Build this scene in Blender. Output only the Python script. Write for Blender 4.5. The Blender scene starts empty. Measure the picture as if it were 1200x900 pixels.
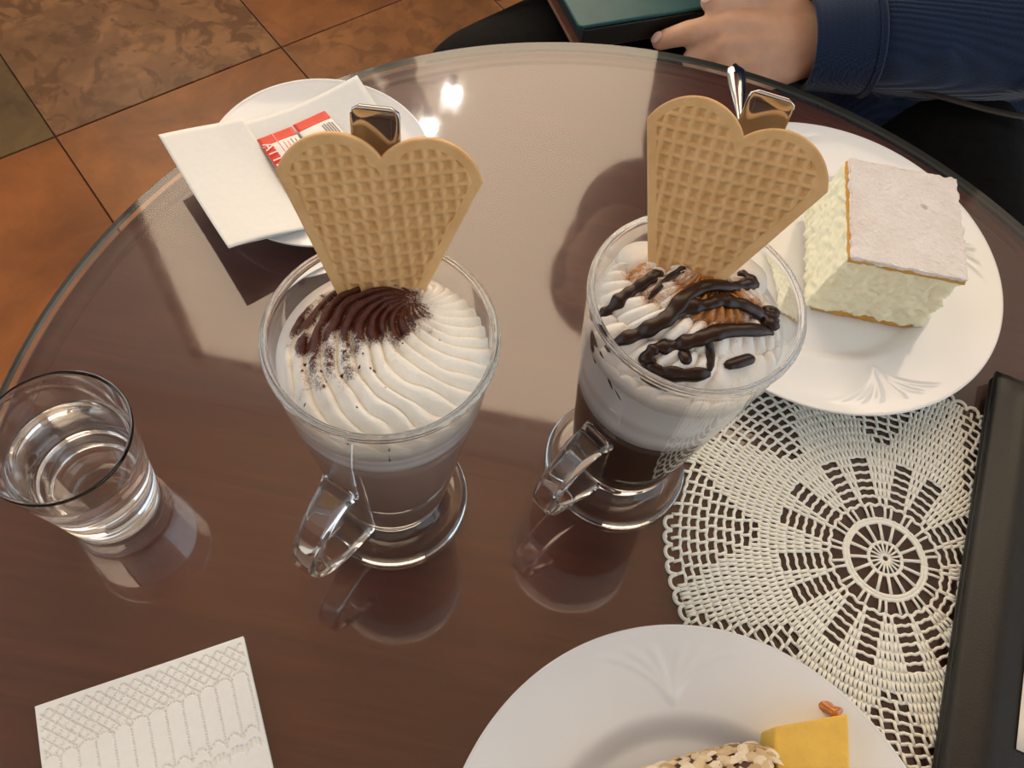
import bpy, bmesh, math, random
import numpy as np
from mathutils import Vector, Matrix, noise as mnoise

random.seed(7)
rng = np.random.default_rng(11)
scene = bpy.context.scene
COL = scene.collection
PI = math.pi
TABLE_Z = 72.0          # height of the table top above the floor in cm; all sizes below are cm


def W(x, y, z):
    """cm relative to the table top -> world metres"""
    return Vector((x * .01, y * .01, (z + TABLE_Z) * .01))


# ------------------------------------------------------------------ camera
cam_data = bpy.data.cameras.new('camera')
cam = bpy.data.objects.new('camera', cam_data)
COL.objects.link(cam)
cam_data.sensor_width = 36.0
cam_data.lens = 990.0 / 1200.0 * 36.0
cam_data.clip_start = .01
pt, ro = math.radians(60.8), math.radians(11.26)
fwd = Vector((0, math.cos(pt), -math.sin(pt)))
rgt = Vector((1, 0, 0))
upv = rgt.cross(fwd)
r2 = rgt * math.cos(ro) + upv * math.sin(ro)
u2 = upv * math.cos(ro) - rgt * math.sin(ro)
m = Matrix((r2, u2, -fwd)).transposed().to_4x4()
m.translation = W(0, 0, 41.5)
cam.matrix_world = m
scene.camera = cam

# ------------------------------------------------------------------ world, exposure
world = bpy.data.worlds.new('room_light')
scene.world = world
world.use_nodes = True
bg = world.node_tree.nodes['Background']
bg.inputs[0].default_value = (.80, .915, 1.0, 1)
bg.inputs[1].default_value = 1.5
scene.view_settings.view_transform = 'Standard'
scene.view_settings.look = 'None'
scene.view_settings.exposure = 0.22
scene.view_settings.gamma = 1.0
scene.view_settings.use_curve_mapping = False
scene.cycles.use_denoising = True
scene.cycles.denoising_prefilter = 'ACCURATE'
scene.cycles.denoising_input_passes = 'RGB_ALBEDO_NORMAL'
scene.cycles.max_bounces = 16
scene.cycles.transmission_bounces = 14
scene.cycles.transparent_max_bounces = 16
scene.cycles.glossy_bounces = 8
scene.cycles.sample_clamp_indirect = 6.0
scene.cycles.blur_glossy = .3
WINDOW_COLOR = (1.0, .77, .545, 1)
WINDOW_STRENGTH = 3.1


# ------------------------------------------------------------------ material helpers
def srgb(r, g, b):
    f = lambda c: (c / 255 / 12.92) if c / 255 <= .04045 else ((c / 255 + .055) / 1.055) ** 2.4
    return (f(r), f(g), f(b), 1)


class NT:
    def __init__(s, name):
        s.m = bpy.data.materials.new(name)
        s.m.use_nodes = True
        s.t = s.m.node_tree
        s.b = s.t.nodes['Principled BSDF']
        s.o = s.t.nodes['Material Output']

    def n(s, kind, **kw):
        nd = s.t.nodes.new(kind)
        for k, v in kw.items():
            if k.startswith('i_'):
                key = k[2:]
                nd.inputs[int(key) if key.isdigit() else key].default_value = v
            else:
                setattr(nd, k, v)
        return nd

    def l(s, a, b):
        s.t.links.new(a, b)

    def set(s, **kw):
        for k, v in kw.items():
            s.b.inputs[k.replace('_', ' ')].default_value = v

    def coord(s, which='Object', scale=(1, 1, 1), rot=(0, 0, 0)):
        tc = s.n('ShaderNodeTexCoord')
        mp = s.n('ShaderNodeMapping')
        mp.inputs['Scale'].default_value = scale
        mp.inputs['Rotation'].default_value = rot
        s.l(tc.outputs[which], mp.inputs[0])
        return mp.outputs[0]

    def noise(s, vec, scale, detail=4, rough=.55, dist=0.0):
        nd = s.n('ShaderNodeTexNoise')
        nd.inputs['Scale'].default_value = scale
        nd.inputs['Detail'].default_value = detail
        nd.inputs['Roughness'].default_value = rough
        nd.inputs['Distortion'].default_value = dist
        s.l(vec, nd.inputs['Vector'])
        return nd.outputs[0]

    def ramp(s, fac, stops):
        nd = s.n('ShaderNodeValToRGB')
        els = nd.color_ramp.elements
        while len(els) < len(stops):
            els.new(.5)
        for e, (p, c) in zip(els, stops):
            e.position = p
            e.color = c if len(c) == 4 else (*c, 1)
        s.l(fac, nd.inputs[0])
        return nd.outputs[0]

    def mix(s, fac, a, b, mode='MIX'):
        nd = s.n('ShaderNodeMix', data_type='RGBA', blend_type=mode)
        for sock, v in ((nd.inputs[0], fac), (nd.inputs[6], a), (nd.inputs[7], b)):
            if hasattr(v, 'is_output'):
                s.l(v, sock)
            else:
                sock.default_value = v
        return nd.outputs[2]

    def math(s, op, a, b=None, c=None):
        nd = s.n('ShaderNodeMath', operation=op)
        for i, v in enumerate((a, b, c)):
            if v is None:
                continue
            if hasattr(v, 'is_output'):
                s.l(v, nd.inputs[i])
            else:
                nd.inputs[i].default_value = v
        return nd.outputs[0]

    def bump(s, h, strength=.3, dist=.001):
        nd = s.n('ShaderNodeBump')
        nd.inputs['Strength'].default_value = strength
        nd.inputs['Distance'].default_value = dist
        s.l(h, nd.inputs['Height'])
        s.l(nd.outputs[0], s.b.inputs['Normal'])

    def color(s, out):
        s.l(out, s.b.inputs['Base Color'])


def plain(name, col, rough=.5, metal=0, coat=0, spec=.5, sss=0, noise=None, bump=None):
    k = NT(name)
    k.set(Base_Color=col, Roughness=rough, Metallic=metal, Coat_Weight=coat, Specular_IOR_Level=spec)
    if sss:
        k.set(Subsurface_Weight=sss, Subsurface_Radius=(.006, .004, .003), Subsurface_Scale=1.0)
    v = None
    if noise or bump:
        v = k.coord()
    if noise:
        sc, amt = noise
        f = k.noise(v, sc, 5)
        dark = tuple(c * (1 - amt) for c in col[:3]) + (1,)
        lite = tuple(min(1, c * (1 + amt)) for c in col[:3]) + (1,)
        k.color(k.ramp(f, [(.3, dark), (.7, lite)]))
    if bump:
        sc, st, ds = bump
        k.bump(k.noise(v, sc, 6, .6), st, ds)
    return k.m


# ------------------------------------------------------------------ mesh helpers (cm in, metres stored)
def mk(name, verts, faces, mat, parent=None, loc=None, smooth=True, rot=None, uvs=None):
    me = bpy.data.meshes.new(name)
    v = np.asarray(verts, dtype=float) * .01
    me.from_pydata(v.tolist(), [], faces)
    me.update()
    if smooth:
        me.polygons.foreach_set('use_smooth', [True] * len(me.polygons))
    mats = mat if isinstance(mat, (list, tuple)) else [mat]
    for mm in mats:
        me.materials.append(mm)
    o = bpy.data.objects.new(name, me)
    COL.objects.link(o)
    if parent is not None:
        o.parent = parent
        if loc is not None:
            o.location = Vector(loc) * .01
    elif loc is not None:
        o.location = W(*loc)
    if rot is not None:
        o.rotation_euler = rot
    return o


def thing(name, label, cat, loc, rotz=0, group=None):
    o = bpy.data.objects.new(name, None)
    o.empty_display_size = .02
    COL.objects.link(o)
    o.location = W(*loc)
    o.rotation_euler = (0, 0, rotz)
    return tag(o, label, cat, group)


def tag(o, label=None, cat=None, group=None, kind=None):
    if label: o['label'] = label
    if cat: o['category'] = cat
    if group: o['group'] = group
    if kind: o['kind'] = kind
    return o


def lathe(prof, n=72, closed=False):
    """profile of (r,z) points; r=0 ends become poles; closed joins last to first"""
    V, F, rings = [], [], []
    for r, z in prof:
        if r < 1e-6:
            rings.append([len(V)])
            V.append((0, 0, z))
        else:
            rings.append(list(range(len(V), len(V) + n)))
            for i in range(n):
                a = 2 * PI * i / n
                V.append((r * math.cos(a), r * math.sin(a), z))
    pairs = list(zip(rings[:-1], rings[1:]))
    if closed:
        pairs.append((rings[-1], rings[0]))
    for A, B in pairs:
        for i in range(n):
            j = (i + 1) % n
            if len(A) == 1 and len(B) == 1:
                continue
            if len(A) == 1:
                F.append((A[0], B[j], B[i]))
            elif len(B) == 1:
                F.append((A[i], A[j], B[0]))
            else:
                F.append((A[i], A[j], B[j], B[i]))
    return V, F


def frames(path):
    P = [Vector(p) for p in path]
    T = []
    for i in range(len(P)):
        a = P[max(i - 1, 0)]
        b = P[min(i + 1, len(P) - 1)]
        T.append((b - a).normalized())
    up = Vector((0, 0, 1))
    if abs(T[0].dot(up)) > .95:
        up = Vector((1, 0, 0))
    N = (up - T[0] * up.dot(T[0])).normalized()
    out = []
    for i, t in enumerate(T):
        N = (N - t * N.dot(t)).normalized()
        out.append((P[i], t, N, t.cross(N)))
    return out


def tube(path, rad, n=10, sx=1.0, sy=1.0, V=None, F=None):
    """tube along path; rad scalar or list; sx/sy squash along normal / binormal; capped"""
    V = [] if V is None else V
    F = [] if F is None else F
    if not hasattr(rad, '__len__'):
        rad = [rad] * len(path)
    rings = []
    for (p, t, nn, bb), r in zip(frames(path), rad):
        rings.append(len(V))
        for i in range(n):
            a = 2 * PI * i / n
            V.append(tuple(p + nn * (math.cos(a) * r * sx) + bb * (math.sin(a) * r * sy)))
    for A, B in zip(rings[:-1], rings[1:]):
        for i in range(n):
            j = (i + 1) % n
            F.append((A + i, A + j, B + j, B + i))
    F.append(tuple(rings[0] + i for i in reversed(range(n))))
    F.append(tuple(rings[-1] + i for i in range(n)))
    return V, F


def spline(pts, per=8):
    """Catmull-Rom through pts"""
    P = [np.array(p, float) for p in pts]
    P = [2 * P[0] - P[1]] + P + [2 * P[-1] - P[-2]]
    out = []
    for i in range(1, len(P) - 2):
        for k in range(per):
            t = k / per
            a, b, c, d = P[i - 1], P[i], P[i + 1], P[i + 2]
            out.append(.5 * ((2 * b) + (-a + c) * t + (2 * a - 5 * b + 4 * c - d) * t * t + (-a + 3 * b - 3 * c + d) * t ** 3))
    out.append(P[-2])
    return [tuple(p) for p in out]


def box(x0, y0, z0, x1, y1, z1, V=None, F=None):
    V = [] if V is None else V
    F = [] if F is None else F
    b = len(V)
    V += [(x0, y0, z0), (x1, y0, z0), (x1, y1, z0), (x0, y1, z0), (x0, y0, z1), (x1, y0, z1), (x1, y1, z1), (x0, y1, z1)]
    F += [tuple(b + i for i in q) for q in ((0, 3, 2, 1), (4, 5, 6, 7), (0, 1, 5, 4), (1, 2, 6, 5), (2, 3, 7, 6), (3, 0, 4, 7))]
    return V, F


def bevel(o, width, seg=3):
    md = o.modifiers.new('bevel', 'BEVEL')
    md.width = width * .01
    md.segments = seg
    md.limit_method = 'ANGLE'
    return o


def prism(poly, z0, z1):
    n = len(poly)
    V = [(x, y, z0) for x, y in poly] + [(x, y, z1) for x, y in poly]
    F = [tuple(reversed(range(n))), tuple(range(n, 2 * n))]
    F += [(i, (i + 1) % n, n + (i + 1) % n, n + i) for i in range(n)]
    return V, F


def round_rect(w, h, r, k=5):
    P = []
    for cx, cy, a0 in ((w / 2 - r, h / 2 - r, 0), (-w / 2 + r, h / 2 - r, 90), (-w / 2 + r, -h / 2 + r, 180), (w / 2 - r, -h / 2 + r, 270)):
        for i in range(k + 1):
            a = math.radians(a0 + 90 * i / k)
            P.append((cx + r * math.cos(a), cy + r * math.sin(a)))
    return P


def sheet(fn, nu, nv, thick, closed_edges=True):
    """fn(u,v)->(x,y,z) for u,v in 0..1; a sheet of real thickness (bottom is the top moved down)"""
    V = []
    for j in range(nv + 1):
        for i in range(nu + 1):
            V.append(fn(i / nu, j / nv))
    n = len(V)
    V += [(x, y, z - thick) for x, y, z in V]
    F = []
    w = nu + 1
    for j in range(nv):
        for i in range(nu):
            a = j * w + i
            F.append((a, a + 1, a + w + 1, a + w))
            F.append((n + a, n + a + w, n + a + w + 1, n + a + 1))
    for i in range(nu):
        F.append((i, n + i, n + i + 1, i + 1))
        a = nv * w + i
        F.append((a, a + 1, n + a + 1, n + a))
    for j in range(nv):
        a = j * w
        F.append((a, a + w, n + a + w, n + a))
        a = j * w + nu
        F.append((a, n + a, n + a + w, a + w))
    return V, F


def set_attr(o, name, vals):
    at = o.data.attributes.new(name, 'FLOAT', 'POINT')
    at.data.foreach_set('value', np.asarray(vals, dtype=np.float32))


def sstep(a, b, x):
    t = min(1, max(0, (x - a) / (b - a)))
    return t * t * (3 - 2 * t)


def nz(x, y, z=0.0):
    return mnoise.noise(Vector((x, y, z)))


# ------------------------------------------------------------------ materials
def wood_mat():
    k = NT('dark_red_brown_wood')
    v = k.coord(scale=(1.6, 30, 30), rot=(0, 0, .12))
    f = k.noise(v, 6, 8, .62, .8)
    v2 = k.coord(scale=(1, 1, 1))
    g = k.noise(v2, 5, 3)
    c = k.ramp(f, [(.25, srgb(56, 24, 18)), (.55, srgb(82, 38, 28)), (.8, srgb(102, 50, 36))])
    k.color(k.mix(k.math('MULTIPLY', g, .35), c, srgb(96, 46, 34)))
    k.set(Roughness=.35, Specular_IOR_Level=.25, Coat_Weight=.0, Coat_Roughness=.06)
    return k.m


def table_glass():
    """thin clear sheet: Fresnel mirror over full transparency, faint scratches in the gloss"""
    k = NT('table_glass')
    k.t.nodes.remove(k.b)
    fr = k.n('ShaderNodeFresnel')
    ge = k.n('ShaderNodeNewGeometry')       # same mirror strength from both sides of the sheet
    k.l(k.math('ADD', k.math('MULTIPLY', ge.outputs['Backfacing'], 1 / 2.1 - 2.1), 2.1), fr.inputs['IOR'])
    gl = k.n('ShaderNodeBsdfGlossy')
    v = k.coord(scale=(40, 4, 1), rot=(0, 0, .5))
    v2 = k.coord(scale=(4, 45, 1), rot=(0, 0, -.3))
    s = k.math('MULTIPLY', k.noise(v, 3, 8, .7), k.noise(v2, 3, 8, .7))
    rr = k.ramp(s, [(.2, (.04,) * 3), (.36, (.075,) * 3)])
    k.l(rr, gl.inputs['Roughness'])
    g2 = k.n('ShaderNodeBsdfGlossy')             # broad haze of a scratched, wiped glass sheet
    g2.inputs['Roughness'].default_value = .40
    gm = k.n('ShaderNodeMixShader')
    gm.inputs[0].default_value = .24
    k.l(gl.outputs[0], gm.inputs[1])
    k.l(g2.outputs[0], gm.inputs[2])
    tr = k.n('ShaderNodeBsdfTransparent')
    tr.inputs[0].default_value = (.955, .97, .96, 1)
    mx = k.n('ShaderNodeMixShader')
    k.l(fr.outputs[0], mx.inputs[0])
    k.l(tr.outputs[0], mx.inputs[1])
    k.l(gm.outputs[0], mx.inputs[2])
    k.l(mx.outputs[0], k.o.inputs[0])
    return k.m


def clear_glass(name, ior=1.5, tint=(1, 1, 1, 1), rough=0.0):
    k = NT(name)
    k.set(Base_Color=tint, Roughness=rough, IOR=ior, Transmission_Weight=1.0)
    return k.m


def tile_mat():
    k = NT('polished_breccia_marble')
    oi = k.n('ShaderNodeObjectInfo')
    tc = k.n('ShaderNodeTexCoord')
    add = k.n('ShaderNodeVectorMath', operation='MULTIPLY_ADD')
    k.l(oi.outputs['Random'], add.inputs[0])
    add.inputs[1].default_value = (7, 13, 3)
    k.l(tc.outputs['Object'], add.inputs[2])
    v = add.outputs[0]
    cloud = k.noise(v, 5, 6, .6, .6)
    vo = k.n('ShaderNodeTexVoronoi')
    vo.inputs['Scale'].default_value = 26
    warp = k.n('ShaderNodeMix', data_type='VECTOR')
    nn = k.n('ShaderNodeTexNoise')
    nn.inputs['Scale'].default_value = 14
    k.l(v, nn.inputs['Vector'])
    warp.inputs[0].default_value = .12
    k.l(v, warp.inputs[4])
    k.l(nn.outputs[1], warp.inputs[5])
    k.l(warp.outputs[1], vo.inputs['Vector'])
    blot = k.noise(v, 17, 4, .55, 1.2)
    base = k.mix(1.0, oi.outputs['Color'], (.74, .76, .82, 1), 'MULTIPLY')
    dark = k.mix(1.0, base, (.42, .36, .34, 1), 'MULTIPLY')
    lite = k.mix(1.0, base, (1.35, 1.32, 1.25, 1), 'MULTIPLY')
    c = k.mix(k.ramp(cloud, [(.35, (0,) * 3), (.68, (1,) * 3)]), k.mix(.5, base, dark), lite)
    spots = k.ramp(blot, [(.52, (0,) * 3), (.60, (1,) * 3)])
    spots = k.math('MULTIPLY', spots, oi.outputs['Alpha'])
    c = k.mix(k.math('MULTIPLY', spots, .75), c, dark)
    seam = k.ramp(vo.outputs['Distance'], [(.42, (0,) * 3), (.62, (1,) * 3)])
    c = k.mix(k.math('MULTIPLY', k.math('MULTIPLY', seam, .35), oi.outputs['Alpha']), c, dark)
    k.color(c)
    k.set(Roughness=.32, Specular_IOR_Level=.35)
    return k.m


def cream_mat(name, white, dust, dust2=None):
    k = NT(name)
    a = k.n('ShaderNodeAttribute', attribute_name='dust')
    v = k.coord()
    f = k.noise(v, 1500, 3, .6)
    g = k.noise(v, 420, 3, .6)
    e = k.math('ADD', a.outputs['Fac'], k.math('MULTIPLY', k.math('SUBTRACT', k.math('ADD', k.math('MULTIPLY', f, .55), k.math('MULTIPLY', g, .45)), .5), 1.9))
    mask = k.ramp(e, [(.38, (0,) * 3), (.78, (1,) * 3)])
    tint = k.ramp(g, [(.3, dust), (.7, dust2 or dust)])
    soft = k.math('MULTIPLY', k.math('MAXIMUM', k.math('MINIMUM', a.outputs['Fac'], 1.0), 0.0), .38)
    c = k.mix(soft, white, tint)
    k.color(k.mix(mask, c, tint))
    k.set(Roughness=.5, Specular_IOR_Level=.35, Subsurface_Weight=.35, Subsurface_Radius=(.004, .0035, .003), Subsurface_Scale=1.0)
    k.bump(k.noise(v, 900, 4, .6), .25, .0006)
    return k.m


def knit_mat(name, base, lite, rib_axis=1, scale=520):
    k = NT(name)
    v = k.coord()
    w = k.n('ShaderNodeTexWave', wave_type='BANDS', bands_direction='Y' if rib_axis else 'Z')
    w.inputs['Scale'].default_value = scale / 6.28
    w.inputs['Distortion'].default_value = .6
    k.l(v, w.inputs['Vector'])
    n1 = k.noise(v, 600, 3)
    n2 = k.noise(v, 24, 3)
    k.color(k.mix(k.math('MULTIPLY', k.math('ADD', w.outputs[1], n2), .45), base, lite))
    k.set(Roughness=.95, Specular_IOR_Level=.1, Sheen_Weight=.25)
    k.bump(k.math('ADD', w.outputs[1], n1), .5, .0015)
    return k.m


MAT = {}
MAT['wood'] = wood_mat()
MAT['tglass'] = table_glass()
k = NT('table_glass_underside')
k.t.nodes.remove(k.b)
tr = k.n('ShaderNodeBsdfTransparent')
k.l(tr.outputs[0], k.o.inputs[0])
MAT['tunder'] = k.m
MAT['tedge'] = plain('table_glass_edge', srgb(66, 74, 64), .12, spec=.6)
MAT['glass'] = clear_glass('clear_glass')
MAT['water'] = clear_glass('water', 1.33)
MAT['tile'] = tile_mat()
MAT['grout'] = plain('brown_grout', srgb(92, 60, 38), .9, noise=(40, .2))
MAT['wall'] = plain('warm_plaster_wall', srgb(206, 190, 170), .9, noise=(3, .05), bump=(60, .1, .002))
MAT['panel'] = plain('added_panel_brown', srgb(70, 46, 34), .5, noise=(6, .15))
MAT['wall_grey'] = plain('pale_grey_plaster', srgb(214, 217, 222), .9, noise=(3, .04))
MAT['ceil'] = plain('white_plaster_ceiling', srgb(180, 150, 122), .9, noise=(2, .03))
MAT['frame'] = plain('dark_window_frame', srgb(70, 50, 38), .5, noise=(12, .1))
MAT['china'] = plain('white_china', srgb(232, 235, 237), .12, coat=.4, noise=(30, .01))
MAT['paper'] = plain('white_paper_napkin', srgb(233, 235, 233), .9, spec=.15, noise=(300, .02), bump=(1400, .15, .0003))
MAT['steel'] = plain('polished_steel', (.62, .61, .60, 1), .09, metal=1, noise=(60, .03))
MAT['black_leather'] = plain('black_leatherette', srgb(27, 28, 27), .38, spec=.4, noise=(80, .15), bump=(900, .25, .0004))
MAT['black_inner'] = plain('black_folder_pages', srgb(16, 16, 16), .6, noise=(200, .2))
MAT['bill'] = plain('bill_paper', srgb(226, 222, 214), .8, noise=(60, .02))
MAT['thread'] = plain('white_cotton_thread', srgb(238, 239, 230), .9, spec=.1, noise=(500, .05), bump=(1500, .5, .0006))
MAT['skin'] = plain('skin', srgb(214, 166, 134), .5, sss=.25, noise=(45, .1), bump=(240, .18, .0012))
MAT['nail'] = plain('fingernail', srgb(214, 170, 150), .25, noise=(60, .03))
MAT['hair'] = plain('dark_hair', srgb(40, 28, 22), .6, noise=(90, .4), bump=(160, .5, .004))
MAT['eye'] = plain('eye_white', srgb(225, 222, 215), .1, noise=(20, .02))
MAT['lip'] = plain('lips', srgb(170, 100, 90), .5, noise=(40, .05))
MAT['navy'] = knit_mat('navy_knit', srgb(22, 34, 56), srgb(36, 52, 80))
MAT['navy_rib'] = knit_mat('navy_rib_knit', srgb(22, 34, 58), srgb(38, 54, 84), 1, 1500)
MAT['trousers'] = plain('black_trousers', srgb(17, 16, 15), .9, spec=.1, noise=(120, .3), bump=(700, .3, .0006))
MAT['green'] = plain('teal_green_cover', srgb(20, 78, 80), .5, noise=(60, .12), bump=(500, .25, .0005))
MAT['brown_edge'] = plain('brown_lining', srgb(110, 66, 46), .6, noise=(90, .15))
MAT['strap'] = plain('dark_brown_strap', srgb(52, 42, 36), .6, noise=(90, .2))
MAT['chair'] = plain('dark_mahogany_chair', srgb(52, 22, 18), .4, noise=(14, .2))


# ------------------------------------------------------------------ the room
floor = mk('floor', *box(-400, -250, -76, 350, 192, -72.5), MAT['grout'], loc=(0, 0, 0), smooth=False)
tag(floor, 'brown grout bed under polished marble floor tiles', kind='structure')
TD = Vector((.68, .733, 0)).normalized()     # tile row direction on the floor
TP = Vector((-TD.y, TD.x, 0))
TS = 43.5
T0 = Vector((-85.0, 93.6, 0))
tv, tf = box(0.12, .12, -1.2, TS - .12, TS - .12, 0)
tile_mesh = None
pal = [srgb(158, 106, 62), srgb(146, 96, 54), srgb(152, 100, 56), srgb(158, 112, 70)]
fixed = {(0, 0): (srgb(146, 104, 66), 1.0), (-1, 0): (srgb(106, 84, 50), .5), (0, -1): (srgb(146, 92, 46), .15), (-1, -1): (srgb(150, 90, 42), .1),
         (1, 0): (srgb(146, 92, 48), .2), (1, -1): (srgb(142, 94, 52), .6), (1, 1): (srgb(138, 90, 50), .6), (0, 1): (srgb(136, 92, 54), .8)}
ang = math.atan2(TD.y, TD.x)
for i in range(-4, 8):
    for j in range(-7, 4):
        p = T0 + TD * (i * TS) + TP * (j * TS)
        c = p + TD * TS / 2 + TP * TS / 2
        if not (-330 < c.x < 300 and -200 < c.y < 162):
            continue
        if tile_mesh is None:
            o = mk('floor_tile', tv, tf, MAT['tile'], parent=floor, loc=(p.x, p.y, -72), smooth=False)
            bm = bmesh.new()
            bm.from_mesh(o.data)
            bmesh.ops.bevel(bm, geom=[e for e in bm.edges if all(v.co.z > -.001 for v in e.verts)], offset=.0012, segments=1, affect='EDGES')
            bm.to_mesh(o.data)
            bm.free()
            tile_mesh = o.data
        else:
            o = bpy.data.objects.new('floor_tile', tile_mesh)
            COL.objects.link(o)
            o.parent = floor
            o.location = Vector((p.x, p.y, -72)) * .01
        o.rotation_euler = (0, 0, ang)
        colr, sp = fixed.get((i, j), (pal[(i * 3 + j * 5) % 4], (.1, .8, .4)[(i * 2 + j) % 3]))
        o.color = (colr[0], colr[1], colr[2], sp)

ceiling = tag(mk('ceiling', *box(-400, -250, 384, 350, 208, 394), MAT['ceil'], loc=(0, 0, 0), smooth=False), kind='structure')
WX0, WX1, WZ0, WZ1, WY = -165, 125, 6, 352, 192
V, F = box(-400, WY, -72, WX0, WY + 16, 384)
box(WX1, WY, -72, 350, WY + 16, 384, V, F)
box(WX0, WY, -72, WX1, WY + 16, WZ0, V, F)
box(WX0, WY, WZ1, WX1, WY + 16, 384, V, F)
tag(mk('wall_back', V, F, MAT['wall'], loc=(0, 0, 0), smooth=False), kind='structure')
wf = tag(mk('wall_front', *box(-400, -262, -72, 350, -250, 384), MAT['wall_grey'], loc=(0, 0, 0), smooth=False), kind='structure')
for i in range(10):
    bevel(mk('added_dark_panel', *box(-399 + 75 * i, -250, -71, -326 + 75 * i, -247, 62), MAT['panel'], parent=wf, smooth=False), .8, 2)  # unseen dark panels, added low behind the camera so the spoon ends mirror brown
# tall bright window: frame, one wide lit pane behind a sheer blind
win = bpy.data.objects.new('window_1', None)
COL.objects.link(win)
win.location = W(0, WY, 0)
tag(win, kind='structure')
V, F = box(WX0, 4, WZ0, WX0 + 6, 12, WZ1)
box(WX1 - 6, 4, WZ0, WX1, 12, WZ1, V, F)
box(WX0 + 6, 4, WZ0, WX1 - 6, 12, WZ0 + 6, V, F)
box(WX0 + 6, 4, WZ1 - 6, WX1 - 6, 12, WZ1, V, F)
mk('window_frame', V, F, MAT['frame'], parent=win, smooth=False)
k = NT('daylit_blind')
em = k.n('ShaderNodeEmission')
em.inputs[0].default_value = WINDOW_COLOR
em.inputs[1].default_value = WINDOW_STRENGTH
k.l(em.outputs[0], k.o.inputs[0])
mk('window_pane', *box(WX0 + 6, 7, WZ0 + 6, WX1 - 6, 8, WZ1 - 6), k.m, parent=win, smooth=False)

# chandelier that the table top mirrors
ch = thing('chandelier', 'dark metal chandelier with small glowing bulbs, mirrored in the table top', 'lamp', (-38, 150, 74))
V, F = tube([(0, 0, 30), (0, 0, 309)], .8, 10)
mk('stem', V, F, MAT['frame'], parent=ch)
mk('hub', *lathe([(0, 22), (3, 23), (5, 27), (3, 33), (0, 35)], 24), MAT['frame'], parent=ch)
k = NT('glowing_bulb')
em = k.n('ShaderNodeEmission')
em.inputs[0].default_value = (1, .93, .85, 1)
em.inputs[1].default_value = 130
k.l(em.outputs[0], k.o.inputs[0])
for bx, by, bz, lit in ((11.5, 0, 24, 1), (6, -1, 34.5, 1), (-10, 0, 28, 0), (-5, 12, 26, 0)):
    arm = mk('arm', *tube(spline([(0, 0, 28), (bx * .5, by * .5, 22), (bx, by, bz - 5)], 6), .5, 8), MAT['frame'], parent=ch)
    if lit:
        mk('bulb', *lathe([(0, -2.0), (1.4, -1.5), (1.9, 0), (1.4, 1.4), (0, 2.2)], 16), k.m, parent=arm, loc=(bx, by, bz))
        mk('socket', *lathe([(0, -5), (1.2, -5), (1.2, -1.9), (0, -1.9)], 16), MAT['frame'], parent=arm, loc=(bx, by, bz))
    else:
        mk('shade', *lathe([(0, -5), (2, -5), (5.5, 4), (5.2, 4), (1.8, -4.6), (0, -4.6)], 20), MAT['frame'], parent=arm, loc=(bx, by, bz))


# ------------------------------------------------------------------ the table
TC = (7.55, 19.2)
TR = 34.1
tb = thing('cafe_table', 'round dark brown wooden cafe table covered with a clear glass sheet', 'table', (*TC, -72))
GT = .6
Z = 72.0
mk('wood_top', *lathe([(0, Z - 3.8), (TR - 2.0, Z - 3.8), (TR - .6, Z - 3.3), (TR - .25, Z - 2.4), (TR - .2, Z - 1.3), (TR - .3, Z - .75), (TR - .45, Z - .66), (TR - 1.2, Z - .66), (TR - 1.3, Z - .66), (TR - 1.42, Z - .8), (TR - 1.58, Z - .8), (TR - 1.7, Z - GT - .06), (TR - 1.75, Z - GT - .06), (TR - 2, Z - GT - .06), (0, Z - GT - .06)], 180), MAT['wood'], parent=tb)
go = mk('glass_top', *lathe([(0, Z - GT), (TR - .12, Z - GT), (TR, Z - GT + .12), (TR, Z - .12), (TR - .12, Z), (0, Z)], 220), [MAT['tglass'], MAT['tedge'], MAT['tunder']], parent=tb)
for p in go.data.polygons:
    c = p.center
    p.use_smooth = False
    if math.hypot(c.x, c.y) > (TR - .13) * .01:
        p.material_index = 1
    elif c.z < (Z - .3) * .01:
        p.material_index = 2
mk('column', *lathe([(0, 3), (6, 3), (6.5, 5), (4.2, 9), (3.6, 20), (4.6, 40), (3.4, 58), (5, 64), (9, 67.5), (9, 68.2), (0, 68.2)], 48), MAT['wood'], parent=tb)
mk('base', *lathe([(0, 0), (20, 0), (20.5, 1), (19, 2.2), (8, 3.4), (6, 5), (0, 5)], 64), MAT['wood'], parent=tb)
# ------------------------------------------------------------------ mugs
def r_in(z):
    return 3.62 + .098 * (z - 12.25) if z > 8 else 2.42 + (3.19 - 2.42) * (z - 2.8) / 5.2


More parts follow.
